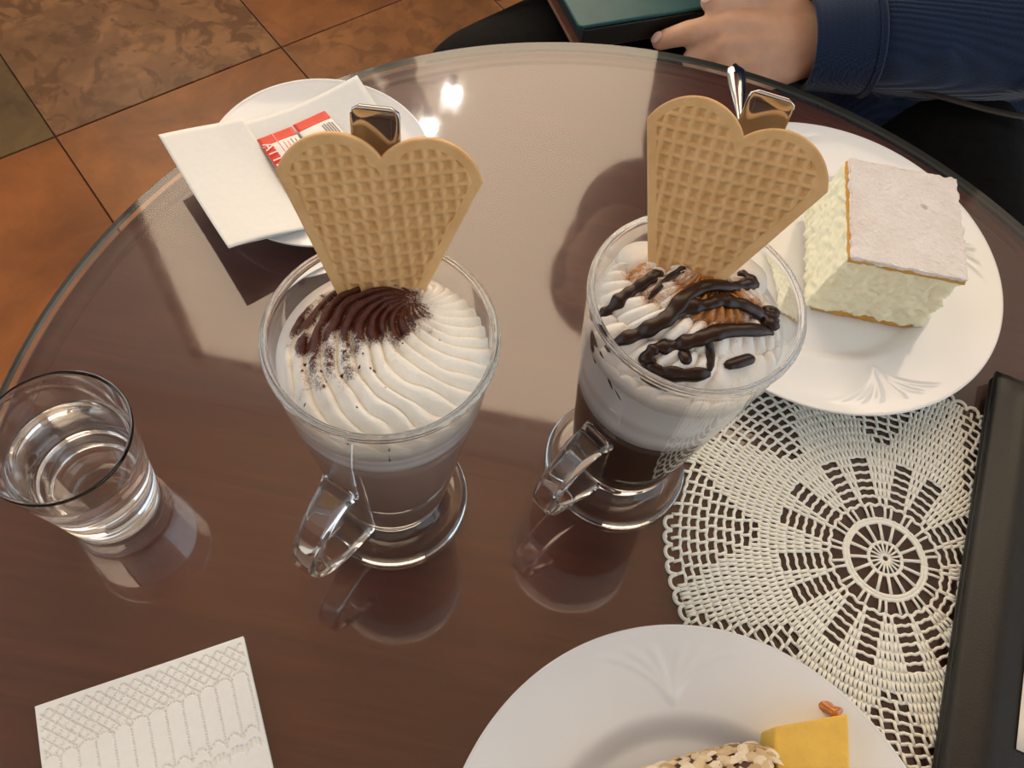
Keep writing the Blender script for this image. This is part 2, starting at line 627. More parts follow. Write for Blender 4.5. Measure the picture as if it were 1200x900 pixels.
def mug(name_label, cx, cy, handle_az, loc_z=0.0):
    t = thing('glass_mug', name_label, 'mug', (cx, cy, loc_z))
    prof = [(0, 1.3), (1.7, 1.3), (2.2, 1.42), (2.5, 1.75), (2.68, 2.4), (2.9, 4.2), (3.36, 8), (3.85, 12.25), (4.14, 15.3), (4.19, 15.5), (4.225, 15.65), (4.235, 15.74), (4.22, 15.83), (4.175, 15.91), (4.12, 15.945),
            (4.06, 15.955), (4.0, 15.945), (3.95, 15.91), (3.915, 15.83), (3.905, 15.72), (3.905, 15.5), (r_in(14.8), 14.8), (r_in(12.25), 12.25), (r_in(8), 8), (r_in(4.5), 4.5), (2.42, 2.9), (2.2, 2.45), (1.5, 2.2), (0, 2.12)]
    mk('bowl', *lathe(prof, 144), MAT['glass'], parent=t)
    foot = [(0, .22), (2.6, .16), (3.1, 0.0), (3.6, 0), (3.76, .14), (3.78, .34), (3.66, .52), (3.42, .6), (3.3, .57), (2.9, .66), (2.3, .92), (2.0, 1.28), (0, 1.28)]
    mk('foot', *lathe(foot, 128), MAT['glass'], parent=t)
    # thick ear-shaped handle: rounded rectangular section swept in the vertical plane of handle_az
    path = spline([(3.29, 8.15), (3.9, 8.2), (5.0, 7.55), (5.8, 6.4), (6.0, 5.1), (5.65, 3.85), (4.8, 2.95), (3.7, 2.5), (2.6, 2.5)], 7)
    sec = round_rect(.84, 1.36, .28, 5)
    c, s = math.cos(handle_az), math.sin(handle_az)
    V, F = [], []
    n = len(sec)
    for i, p in enumerate(path):
        a = path[max(i - 1, 0)]
        b = path[min(i + 1, len(path) - 1)]
        tx, tz = b[0] - a[0], b[1] - a[1]
        L = math.hypot(tx, tz)
        nx, nz_ = -tz / L, tx / L
        tt = i / (len(path) - 1)
        wid = 1.0 + .25 * (abs(tt - .5) * 2) ** 4 - .08 * math.sin(PI * tt)
        for (q, w) in sec:
            rho = p[0] + nx * q
            zz = p[1] + nz_ * q
            w2 = w * wid
            V.append((rho * c - w2 * s, rho * s + w2 * c, zz))
    for i in range(len(path) - 1):
        for j in range(n):
            F.append((i * n + j, i * n + (j + 1) % n, (i + 1) * n + (j + 1) % n, (i + 1) * n + j))
    F.append(tuple(range(n - 1, -1, -1)))
    F.append(tuple((len(path) - 1) * n + j for j in range(n)))
    ho = mk('handle', V, F, MAT['glass'], parent=t)
    bm = bmesh.new()
    bm.from_mesh(ho.data)
    bmesh.ops.recalc_face_normals(bm, faces=bm.faces)
    bm.to_mesh(ho.data)
    bm.free()
    return t


M1 = (-4.87, 15.3)
M2 = (6.26, 19.55)
mug('clear footed glass mug holding pale cocoa under a swirl of cream', *M1, math.radians(248))
mug('clear footed glass mug holding dark coffee, beside the lace doily', *M2, math.radians(232))


def drink(label, cx, cy, zb, coffee_mat, foam_mat):
    t = thing('layered_drink', label, 'drink', (cx, cy, 0))
    e = .015
    zs = np.linspace(3.0, zb, 10)
    prof = [(0, 2.14), (1.5, 2.2), (2.2, 2.46)] + [(r_in(z) + e, z) for z in zs] + [(0, zb)]
    mk('liquid', *lathe(prof, 96), coffee_mat, parent=t)
    prof = [(0, zb + .005)] + [(r_in(z) + e, z) for z in np.linspace(zb + .005, 14.45, 8)] + [(3.3, 14.62), (2.6, 14.5), (0, 14.5)]
    mk('milk_foam', *lathe(prof, 96), foam_mat, parent=t)
    return t


def layered(name, stops):
    """liquid coloured in settled layers by height above the table"""
    k = NT(name)
    tc = k.n('ShaderNodeTexCoord')
    sp = k.n('ShaderNodeSeparateXYZ')
    k.l(tc.outputs['Object'], sp.inputs[0])
    n = k.noise(tc.outputs['Object'], 60, 3)
    f = k.math('ADD', k.math('MULTIPLY', sp.outputs[2], 100 / 16.0), k.math('MULTIPLY', k.math('SUBTRACT', n, .5), .02))
    k.color(k.ramp(f, stops))
    k.set(Roughness=.35, Subsurface_Weight=.2, Subsurface_Radius=(.003, .002, .0015), Subsurface_Scale=1.0)
    return k.m


cocoa_liq = layered('pale_cocoa', [(.12, srgb(116, 93, 83)), (.3, srgb(146, 122, 111)), (.62, srgb(168, 145, 134)), (.76, srgb(176, 153, 142))])
coffee_liq = layered('dark_coffee', [(.12, srgb(30, 17, 10)), (.5, srgb(38, 22, 13)), (.6, srgb(52, 32, 20))])
foam1 = layered('milk_foam_pale', [(.76, srgb(218, 210, 204)), (.80, srgb(240, 237, 235)), (.82, srgb(222, 212, 208)), (.84, srgb(242, 239, 237)), (.9, srgb(232, 224, 216))])
foam2 = layered('milk_foam_white', [(.58, srgb(206, 204, 204)), (.66, srgb(244, 245, 246)), (.70, srgb(228, 224, 220)), (.74, srgb(246, 247, 248)), (.9, srgb(232, 228, 222))])
d1 = drink('pale cocoa drink topped by swirled cream and dark cocoa powder', *M1, 12.25, cocoa_liq, foam1)
d2 = drink('dark coffee topped by white cream with drizzled chocolate syrup', *M2, 9.5, coffee_liq, foam2)


def disc_field(h, rmax, nr, na, zbot):
    V = [(0, 0, h(0, 0))]
    for i in range(1, nr + 1):
        r = rmax * i / nr
        for j in range(na):
            a = 2 * PI * j / na
            x, y = r * math.cos(a), r * math.sin(a)
            V.append((x, y, h(x, y)))
    ntop = len(V)
    for j in range(na):
        a = 2 * PI * j / na
        V.append(((rmax - .05) * math.cos(a), (rmax - .05) * math.sin(a), zbot))
    V.append((0, 0, zbot))
    F = [(0, 1 + j, 1 + (j + 1) % na) for j in range(na)]
    for i in range(nr - 1):
        A = 1 + i * na
        B = A + na
        for j in range(na):
            F.append((A + j, B + j, B + (j + 1) % na, A + (j + 1) % na))
    A = 1 + (nr - 1) * na
    for j in range(na):
        F.append((A + j, ntop + j, ntop + (j + 1) % na, A + (j + 1) % na))
        F.append((ntop + j, ntop + na, ntop + (j + 1) % na))
    return V, F


AP1 = (.75, 1.75)


def ridge1(x, y):
    dx, dy = x - AP1[0], y - AP1[1]
    rho = math.hypot(dx, dy) + 1e-6
    th = math.atan2(dy, dx)
    wob = .12 * nz(x * .9, y * .9, 3)
    ph = 21 * (th - .48 * rho + wob) / (2 * PI)
    fr = ph - math.floor(ph)
    s = abs(math.sin(PI * fr ** 1.25)) ** .75
    return s, rho


def cream1(x, y):
    s, rho = ridge1(x, y)
    d = math.hypot((x - .35) / 1.03, (y + .15)) / 3.95
    body = max(0, 1 - d ** 2.4)
    base = 14.15 + 1.85 * body ** .8
    amp = (.06 + .22 * sstep(.2, 1.8, rho)) * sstep(0, .25, body)
    return base + amp * (s - .5) + .05 * nz(x * 2.2, y * 2.2, 1) + .018 * nz(x * 9, y * 9, 5)


cm1 = cream_mat('whipped_cream_cocoa', srgb(250, 246, 236), srgb(62, 24, 14), srgb(88, 40, 24))
V, F = disc_field(cream1, 3.88, 120, 420, 13.6)
co = mk('whipped_cream', V, F, cm1, parent=d1)
specks = [(random.gauss(-.8, 1.5), random.gauss(-.6, 1.5), random.uniform(.025, .06)) for _ in range(46)] + [(-2.9, 1.9, .12), (-3.25, 1.1, .15), (-3.4, .2, .17), (-3.0, -.1, .12)]
dust = []
for (x, y, z) in V:
    s, rho = ridge1(x, y)
    a = 1.3 * (1 - sstep(.45, 2.0, math.hypot((x + .75) / 1.6, (y - .95) / 1.2)))
    b = 1.0 * (1 - sstep(.25, 1.15, math.hypot((x + 2.35) / 1.0, (y + .55) / .95)))
    c = .92 * (1 - sstep(.2, 1.7, math.hypot((x + 3.0), (y - .5))))
    d = .5 * (1 - sstep(.4, 2.4, math.hypot(x + 1.5, (y + 1.1))))
    v = max(a, b, c, d)
    v = v * (.62 + .62 * s) + .35 * nz(x * 2.1, y * 2.1, 9) * (1 if v > .05 else 0)
    v = v - .12 * sstep(.6, 2.6, x)
    for (qx, qy, qr) in specks:
        if abs(x - qx) < qr and abs(y - qy) < qr and math.hypot(x - qx, y - qy) < qr:
            v = max(v, .95)
    dust.append(max(-.3, v))
set_attr(co, 'dust', dust)
# dust on the bare foam beside the swirl
fm = d1.children[1] if d1.children[1].name.startswith('milk_foam') else d1.children[0]

AP2 = (.2, 1.6)


def ridge2(x, y):
    dx, dy = x - AP2[0], y - AP2[1]
    rho = math.hypot(dx * .9, dy) + 1e-6
    th = math.atan2(dy, dx)
    tp = (rho + .12 * th / PI) / 1.22
    fr = tp - math.floor(tp)
    tier = math.sin(PI * fr) ** .6
    ph = 36 * (th + .1 * rho + .06 * nz(x, y, 2)) / (2 * PI) + .5 * math.floor(tp)
    f2 = ph - math.floor(ph)
    return abs(math.sin(PI * f2)) ** .7, tier, rho


def cream2(x, y):
    s, tier, rho = ridge2(x, y)
    d2 = (x * x + (y + .2) ** 2) / 3.9 ** 2
    body = max(0, 1 - d2)
    smooth_patch = 1 - sstep(.6, 1.3, math.hypot((x - 2.3) / 1.3, (y + 2.2)))   # smooth cream at the front right
    k = (1 - smooth_patch) * sstep(0, .2, body)
    return 14.3 + 1.55 * body + k * (.34 * (tier - .6) + .30 * (s - .5) * sstep(.1, .9, rho)) + .05 * nz(x * 2, y * 2, 4) + .02 * nz(x * 9, y * 9, 6)


cm2 = cream_mat('whipped_cream_cinnamon', srgb(250, 247, 240), srgb(164, 104, 42), srgb(196, 138, 68))
V, F = disc_field(cream2, 3.9, 110, 360, 13.6)
co = mk('whipped_cream', V, F, cm2, parent=d2)
dust = []
for (x, y, z) in V:
    s, tier, rho = ridge2(x, y)
    a = .92 * (1 - sstep(.35, 1.9, math.hypot((x - .7) / 1.6, (y - .2) / 1.3)))
    b = .7 * (1 - sstep(.2, 1.0, math.hypot((x + 2.3), (y - 1.2))))
    c = .62 * (1 - sstep(.3, .9, math.hypot((x - 2.5), (y - .7))))
    d = .55 * (1 - sstep(.3, 1.4, math.hypot((x + 1.6), y - .1)))
    v = max(a, b, c, d) * (.6 + .55 * s) + .2 * nz(x * 2, y * 2, 3)
    dust.append(v + .1 * nz(x * 3, y * 3, 8) * (1 if v > .05 else 0))
set_attr(co, 'dust', dust)
syr = plain('chocolate_syrup', srgb(40, 20, 12), .3, coat=.0, spec=.35, noise=(80, .1))
lines = [([(-3.5, -0.94), (-3.0, -0.54), (-2.5, 0.03), (-1.9, 0.56), (-1.42, 1.02)], .2),
         ([(-2.9, -2.25), (-2.04, -1.82), (-1.16, -1.28), (-0.53, -0.24), (0.12, 0.46), (1.04, 0.87), (1.86, 1.4), (2.43, 1.76)], .24),
         ([(-1.16, -1.28), (-0.33, -0.62), (0.34, -0.36), (0.86, -0.03), (1.62, 0.13), (2.55, 0.25), (3.23, 0.43)], .22),
         ([(-1.4, -2.31), (-0.64, -2.08), (0.15, -1.78), (0.97, -1.31), (1.88, -0.92), (3.12, -0.41)], .24),
         ([(-1.26, -2.22), (-1.54, -2.63), (-1.36, -2.92), (-0.84, -3.1), (0.06, -3.05), (0.8, -2.86)], .22),
         ([(0.75, -2.83), (0.67, -1.99), (0.32, -1.75)], .13), ([(1.33, -2.37), (1.93, -2.0), (2.48, -1.64)], .17),
         ([(2.95, -0.3), (3.05, 0.1), (3.1, 0.5), (3.12, .85)], .25), ([(1.7, 2.2), (2.1, 1.95), (2.5, 1.6)], .18),
         ([(-1.83, -0.34), (-1.08, 0.84), (-0.58, 1.33)], .1), ([(-0.3, -2.2), (-0.26, -2.35), (-0.13, -2.79)], .17)]
for pts, w in lines:
    path = spline(pts, 9)
    P3, R = [], []
    for i, (x, y) in enumerate(path):
        rr = math.hypot(x, y)
        if rr > 3.75:
            x, y = x * 3.75 / rr, y * 3.75 / rr
        hm = np.mean([cream2(x + dx, y + dy) for dx, dy in ((0, 0), (.15, 0), (-.15, 0), (0, .15), (0, -.15))])
        P3.append((x, y, hm + .08))
        tt = i / (len(path) - 1)
        R.append(w * 1.45 * (.9 + .45 * nz(i * .22, w * 31, 2)) * (.45 + .55 * sstep(0, .12, tt) * sstep(0, .1, 1 - tt)))
    zs_ = [p[2] for p in P3]
    zs_ = [max(zs_[max(0, i - 2):i + 3]) for i in range(len(zs_))]
    for _ in range(8):
        zs_ = [zs_[0]] + [.25 * a + .5 * b + .25 * c for a, b, c in zip(zs_[:-2], zs_[1:-1], zs_[2:])] + [zs_[-1]]
    P3 = [(p[0], p[1], z - .05) for p, z in zip(P3, zs_)]
    mk('syrup_line', *tube(P3, R, 12, sx=.62, sy=1.0), syr, parent=co)
# syrup smear running down the inside of the glass
V, F = [], []
for (a0, z0, l, w) in ((205, 14.9, 1.5, .34), (216, 14.6, .8, .16), (224, 13.9, .9, .1), (232, 13.4, .7, .07)):
    P3 = []
    for i in range(9):
        z = z0 - l * i / 8
        a = math.radians(a0 + 9 * i / 8)
        P3.append(((r_in(z) - .0) * math.cos(a), (r_in(z) - .0) * math.sin(a), z))
    o = mk('syrup_smear', *tube(P3, [w * math.sin(PI * (i + .6) / 9.2) for i in range(9)], 10, sx=1, sy=.3), syr, parent=d2)
# soft foam blobs pressed against the far wall of the mug
for (x, y, r) in ((1.95, 2.35, 1.15), (-2.05, 2.2, 1.1)):
    V = []
    sv, sf = lathe([(0, -1), (.5, -.87), (.87, -.5), (1, 0), (.87, .5), (.5, .87), (0, 1)], 28)
    V = [(x + a * r, y + b * r * .9, 14.5 + c * r * .62 + .13 * nz(a * 3, b * 3, c * 3 + r)) for a, b, c in sv]
    o = mk('foam_blob', V, sf, cm2, parent=d2)
    set_attr(o, 'dust', [.12] * len(V))

# ------------------------------------------------------------------ heart wafers
def wafer_mat():
    k = NT('baked_wafer')
    v = k.coord()
    f = k.noise(v, 130, 4)
    g = k.noise(v, 900, 3)
    k.color(k.mix(k.math('MULTIPLY', g, .25), k.ramp(f, [(.3, srgb(214, 170, 114)), (.7, srgb(228, 188, 134))]), srgb(198, 148, 92)))
    k.set(Roughness=.7, Specular_IOR_Level=.3)
    k.bump(k.noise(v, 1600, 4), .2, .0004)
    return k.m


MAT['wafer'] = wafer_mat()
WW, WHT, WHN = 3.5, 8.22, 8.89


def circ3(a, b, c):
    (x1, y1), (x2, y2), (x3, y3) = a, b, c
    d = 2 * (x1 * (y2 - y3) + x2 * (y3 - y1) + x3 * (y1 - y2))
    ux = ((x1 * x1 + y1 * y1) * (y2 - y3) + (x2 * x2 + y2 * y2) * (y3 - y1) + (x3 * x3 + y3 * y3) * (y1 - y2)) / d
    uy = ((x1 * x1 + y1 * y1) * (x3 - x2) + (x2 * x2 + y2 * y2) * (x1 - x3) + (x3 * x3 + y3 * y3) * (x2 - x1)) / d
    return ux, uy, math.hypot(x1 - ux, y1 - uy)


LCX, LCY, LCR = circ3((WW, WHT), (1.85, 9.62), (0, WHN))


def wafer_top(x):
    x = abs(x)
    return LCY + math.sqrt(max(0, LCR * LCR - (x - LCX) ** 2))


def wafer_mesh():
    NX, NY, T = 190, 190, .26
    sl = WHT / WW

    def front(x, y):
        # distance to the outline, inside positive
        ds = (y - abs(x) * sl) / math.hypot(1, sl)
        dl = LCR - math.hypot(abs(x) - LCX, y - LCY) if y > LCY else 9
        d = min(ds, dl)
        edge = sstep(.34, .42, d)
        c = math.cos(.16)
        s = math.sin(.16)
        u, v = x * c + y * s, -x * s + y * c
        fu, fv = u / .475 - math.floor(u / .475), v / .475 - math.floor(v / .475)
        e = min(fu, 1 - fu, fv, 1 - fv)          # 0 on the raised lattice, .5 in the pit
        lat = 1 - sstep(.08, .32, e)
        return (-.07 + .115 * lat) * edge - .03 * (1 - sstep(0, .06, d)) + .015 * (1 - edge)
    V = []
    xs = [WW * math.sin(PI / 2 * (2 * i / NX - 1) * .985) / math.sin(PI / 2 * .985) for i in range(NX + 1)]
    for x in xs:
        y0, y1 = abs(x) * sl, wafer_top(x)
        for j in range(NY + 1):
            y = y0 + (y1 - y0) * j / NY
            V.append((x, y, T / 2 + front(x, y)))
    n = len(V)
    for x in xs:
        y0, y1 = abs(x) * sl, wafer_top(x)
        for j in range(NY + 1):
            y = y0 + (y1 - y0) * j / NY
            V.append((x, y, -T / 2))
    w = NY + 1
    F = []
    for i in range(NX):
        for j in range(NY):
            a = i * w + j
            F.append((a, a + w, a + w + 1, a + 1))
            F.append((n + a, n + a + 1, n + a + w + 1, n + a + w))
        a = i * w
        F.append((a, n + a, n + a + w, a + w))
        a = i * w + NY
        F.append((a, a + w, n + a + w, n + a))
    for j in range(NY):
        F.append((j, j + 1, n + j + 1, n + j))
        a = NX * w + j
        F.append((a, n + a, n + a + 1, a + 1))
    return V, F


WV, WF = wafer_mesh()


def wafer(label, M, apex, R):
    o = mk('heart_wafer', WV, WF, MAT['wafer'])
    mm = Matrix(R).to_4x4()
    mm.translation = W(M[0] + apex[0], M[1] + apex[1], apex[2])
    o.matrix_world = mm
    return tag(o, label, 'wafer', 'heart wafers stuck in the drinks')


wafer('heart-shaped waffle biscuit standing in the cocoa-dusted cream', M1, (-0.35, 0.41, 11.9),
      [[0.9737, -0.07, 0.217], [0.2246, 0.4589, -0.8596], [-0.0394, 0.8857, 0.4625]])
wafer('tilted heart-shaped waffle biscuit standing in the syrup-drizzled cream', M2, (-1.08, -0.41, 12.63),
      [[0.9551, 0.1403, -0.2609], [-0.2952, 0.526, -0.7977], [0.0253, 0.8389, 0.5437]])


# ------------------------------------------------------------------ spoons and fork
def spoon(label, M, top, bottom, twist):
    T = Vector(top)
    B = Vector(bottom)
    ax = (T - B).normalized()
    side = Vector((math.cos(twist), math.sin(twist), 0))
    side = (side - ax * side.dot(ax)).normalized()
    nrm = side.cross(ax)
    L = (T - B).length
    t = thing('latte_spoon', label, 'spoon', (M[0], M[1], 0), group='long spoons in the drinks')
    # paddle: rounded rectangle with a raised rim and a shallow dished middle
    V, F = [], []
    nu, nv, PL = 20, 44, 7.0
    half = .84

    def wid(s):   # s = distance from the end
        return half * sstep(0, 1, 1) * (1 - .72 * sstep(2.3, 5.6, s))
    pts = []
    for j in range(nv + 1):
        s = PL * j / nv
        for i in range(nu + 1):
            u = i / nu * 2 - 1
            w = wid(s)
            if s < .3:
                w = half - .3 + math.sqrt(max(0, .09 - (.3 - s) ** 2))
            dish = -.11 * (1 - abs(u) ** 6) * sstep(.0, .35, s) * (1 - sstep(1.8, 4.6, s))
            pts.append((u * w, s, dish))
    n = len(pts)
    for (u, s, z) in pts:
        V.append(tuple(T - ax * s + side * u + nrm * (z + .1)))
    for (u, s, z) in pts:
        V.append(tuple(T - ax * s + side * u + nrm * (z * .6 - .08)))
    w = nu + 1
    for j in range(nv):
        for i in range(nu):
            a = j * w + i
            F.append((a, a + 1, a + w + 1, a + w))
            F.append((n + a, n + a + w, n + a + w + 1, n + a + 1))
        a = j * w
        F.append((a, a + w, n + a + w, n + a))
        a = j * w + nu
        F.append((a, n + a, n + a + w, a + w))
    for i in range(nu):
        F.append((i, n + i, n + i + 1, i + 1))
    mk('paddle_end', V, F, MAT['steel'], parent=t)
    P = [T - ax * (PL - .4 + (L - PL - 3) * i / 10) for i in range(11)]
    mk('shaft', *tube([tuple(p) for p in P], [.2] * 11, 12, sx=.8, sy=1.1), MAT['steel'], parent=t)
    V = []
    sv, sf = lathe([(0, -1), (.5, -.8), (.85, -.5), (1, -.1), (.9, .15), (.75, -.1), (.4, -.5), (0, -.65)], 24)
    for a, b, c in sv:
        V.append(tuple(B + ax * (1.6 + b * 1.9) + side * (a * 1.05) + nrm * (c * .45)))
    mk('spoon_bowl', V, sf, MAT['steel'], parent=t)
    return t


spoon('long steel spoon with dark rectangular handle end behind the left wafer', M1, (-1.4, 5.5, 21.0), (.2, -1.3, 3.3), .02)
spoon('long steel spoon with bright rectangular handle end behind the right wafer', M2, (.85, 5.4, 21.2), (-.3, -1.0, 3.3), -.12)

fk = thing('cake_fork', 'steel fork with rounded handle end overhanging the cake plate', 'fork', (10.6, 49.0, 0))
P0, P1 = Vector((0, 0.1, 3.35)), Vector((2.2, -14.2, 1.75))
V, F = [], []
NP = 26
path = [P0.lerp(P1, i / NP) + Vector((0, 0, .5 * math.sin(PI * min(1, i / NP)) * .0)) for i in range(NP + 1)]
rad = []
for i in range(NP + 1):
    s = (P0 - P1).length * i / NP
    rad.append(.66 * math.sqrt(max(.02, min(1, 1 - (1 - min(1, s / .75)) ** 2))) * (1 - .66 * sstep(.9, 5.0, s)))
mk('handle', *tube([tuple(p) for p in path[:20]], rad[:20], 16, sx=.42, sy=1.0), MAT['steel'], parent=fk)
hd = P1
d = (P1 - P0).normalized()
sd = Vector((-d.y, d.x, 0)).normalized()
hb = path[19]
V, F = [], []
a = hb - d * .2
mk('fork_neck', *tube([tuple(a), tuple(a + d * 1.0), tuple(a + d * 1.8)], [.24, .5, .95], 14, sx=.22, sy=1.0), MAT['steel'], parent=fk)
for q in (-.66, 0, .66):
    mk('tine', *tube([tuple(a + d * 1.6 + sd * q), tuple(a + d * 2.8 + sd * q), tuple(a + d * 4.2 + sd * q * .95 + Vector((0, 0, .25)))], [.2, .18, .1], 8, sx=.5), MAT['steel'], parent=fk)


# ------------------------------------------------------------------ water glass
GX, GY = -18.42, 12.18
wg = thing('water_tumbler', 'small clear tumbler of water at the left', 'glass', (GX, GY, 0))
go_ = lambda z: 2.26 + (3.16 - 2.26) * (z / 7.74) ** 1.1


def gi(z):
    return go_(z) - .14


prof = [(0, .25), (1.5, .2), (1.9, 0.0), (2.12, 0), (2.25, .12)] + [(go_(z), z) for z in (.4, .65)]
for kk in range(3):                                    # shallow rings moulded in the heavy base
    z = .8 + kk * .42
    prof += [(go_(z) - .03, z), (go_(z + .2) + .02, z + .2)]
prof += [(go_(z), z) for z in (2.3, 3.5, 5, 6.5, 7.55)] + [(3.15, 7.68), (3.08, 7.74), (3.01, 7.7)]
prof += [(gi(z), z) for z in (7.5, 6.5, 5, 3.5, 2.4)] + [(gi(2.0) - .06, 2.02), (1.7, 1.68), (1.1, 1.6), (0, 1.58)]
mk('tumbler_wall', *lathe(prof, 96), MAT['glass'], parent=wg)
wt = thing('water', 'clear still water filling the tumbler two thirds', 'water', (GX, GY, 0))
ZW = 5.6
prof = [(0, 1.56), (1.1, 1.58), (1.7, 1.66), (gi(2.0) - .05, 2.0)] + [(gi(z) + .012, z) for z in (2.4, 3.5, 5, ZW - .06)] + [(gi(ZW) + .012, ZW + .03), (gi(ZW) - .1, ZW), (0, ZW - .01)]
mk('water_body', *lathe(prof, 96), MAT['water'], parent=wt)


# ------------------------------------------------------------------ plates and saucer
def plate_mesh(R, well, rim_z, fan=True, na=540, base=.0):
    # profile top side r -> z
    def top(r):
        if r < well - .9:
            return .62
        if r < well + .5:
            return .62 + (rim_z * .55 - .62 + .25) * sstep(well - .9, well + .5, r)
        t = (r - well - .5) / (R - well - .5)
        return rim_z * .55 + .25 + (rim_z - rim_z * .55 - .25) * t - .10 * math.sin(PI * t) * .6
    rs = list(np.linspace(.4, well - 1.0, 6)) + list(np.linspace(well - .9, well + .5, 14)) + list(np.linspace(well + .6, R - .12, 46 if fan else 14))
    V = [(0, 0, .62)]
    for r in rs:
        for j in range(na):
            a = 2 * PI * j / na
            z = top(r)
            if fan and r > well + .4:
                m_ = (a % (PI / 2))
                m_ = m_ - PI / 2 if m_ > PI / 4 else m_
                q = (r - well - .45) / (R - well - .75)
                s = m_ * r
                h = 0
                for c in (-1.15, -.7, -.3, .3, .7, 1.15):
                    cur = c * (.25 * q + .75 * q ** 2.4) * 4.0
                    wd = .10 + .20 * q
                    h += math.exp(-((s - cur) / wd) ** 2) * (1 - .3 * abs(c))
                z += .09 * h * sstep(.02, .2, q) * (1 - sstep(.72, .9, q))
            V.append((r * math.cos(a), r * math.sin(a), z))
    for (r, z) in ((R - .04, rim_z + .015), (R, rim_z - .06), (R - .03, rim_z - .16), (R - .2, rim_z - .26), (well + .6, .62), (well + .1, .1), (well - .1, 0), (well - .45, 0), (well - .6, .2)):
        for j in range(na):
            a = 2 * PI * j / na
            V.append((r * math.cos(a), r * math.sin(a), z))
    nring = len(rs) + 9
    V.append((0, 0, .22))
    F = [(0, 1 + j, 1 + (j + 1) % na) for j in range(na)]
    for i in range(nring - 1):
        A = 1 + i * na
        B = A + na
        for j in range(na):
            F.append((A + j, B + j, B + (j + 1) % na, A + (j + 1) % na))
    A = 1 + (nring - 1) * na
    for j in range(na):
        F.append((A + j, len(V) - 1, A + (j + 1) % na))
    return V, F


PV, PF = plate_mesh(11.02, 6.9, 2.0)
RP = (17.22, 35.23)
BP = (11.75, .2)
p1 = tag(mk('dessert_plate', PV, PF, MAT['china'], loc=(*RP, .12), rot=(0, 0, math.radians(-68))), 'white china plate under the custard slice, near the black folder', 'plate', 'dessert plates')
p2 = bpy.data.objects.new('dessert_plate', p1.data)
COL.objects.link(p2)
p2.location = W(*BP, .12)
p2.rotation_euler = (0, 0, math.radians(103))
tag(p2, 'white china plate under the nut-coated cake, cut by the frame bottom', 'plate', 'dessert plates')
SC = (-14.27, 35.2)
SV, SF = plate_mesh(6.83, 3.6, 1.8, False, 160)
tag(mk('saucer', SV, SF, MAT['china'], loc=(*SC, 0)), 'small white china saucer under a napkin and sugar packets', 'saucer')

# ------------------------------------------------------------------ napkin and packets on the saucer
A0 = Vector((-23.3, 33.4, 0))
UX = Vector((.73, .684, 0)).normalized()
VX = Vector((.69, -.724, 0)).normalized()


def sag(x, y):
    r = math.hypot(x - SC[0], y - SC[1])
    if r < 6.83:
        return .95 + 1.15 * (r / 6.83) ** 2
    return 2.10 + .30 * (r - 6.83)


nap = thing('paper_napkin', 'thin white paper napkin folded across the saucer', 'napkin', (*SC, 0))


def lowf(u, v):
    p = A0 + UX * (u * 13.0) + VX * (v * 9.3)
    # the far right corner is cut back so that only one tip pokes over the rim
    return (p.x - SC[0], p.y - SC[1], sag(p.x, p.y) + .05 * nz(u * 4, v * 4, 2) + .02)


mk('lower_layer', *sheet(lowf, 40, 30, .035), MAT['paper'], parent=nap)


def upf(u, v):
    wd = 5.1 - .25 * v + .15 * math.sin(v * 5)
    p = A0 + UX * (u * wd - .05) + VX * (v * 9.55 - .1)
    lift = .10 + .22 * math.sin(PI * u) * (.6 + .4 * v) + .18 * sstep(.6, 1, u) * sstep(.5, 0, v)
    return (p.x - SC[0], p.y - SC[1], sag(p.x, p.y) + lift)


mk('folded_flap', *sheet(upf, 26, 30, .04), MAT['paper'], parent=nap)

red = plain('packet_red', srgb(222, 56, 36), .45, noise=(120, .05))
pwhite = plain('packet_white', srgb(240, 236, 232), .5, noise=(120, .03))
pgrey = plain('packet_grey_print', srgb(138, 132, 132), .6, noise=(300, .1))
ppink = plain('packet_pink_print', srgb(226, 150, 138), .5, noise=(200, .06))


def text_mesh(s, size):
    cu = bpy.data.curves.new('lettering', 'FONT')
    cu.body = s
    cu.size = size
    cu.extrude = .0
    cu.resolution_u = 3
    tmp = bpy.data.objects.new('tmp_text', cu)
    COL.objects.link(tmp)
    bpy.context.view_layer.update()
    me = bpy.data.meshes.new_from_object(tmp)
    bpy.data.objects.remove(tmp)
    return me


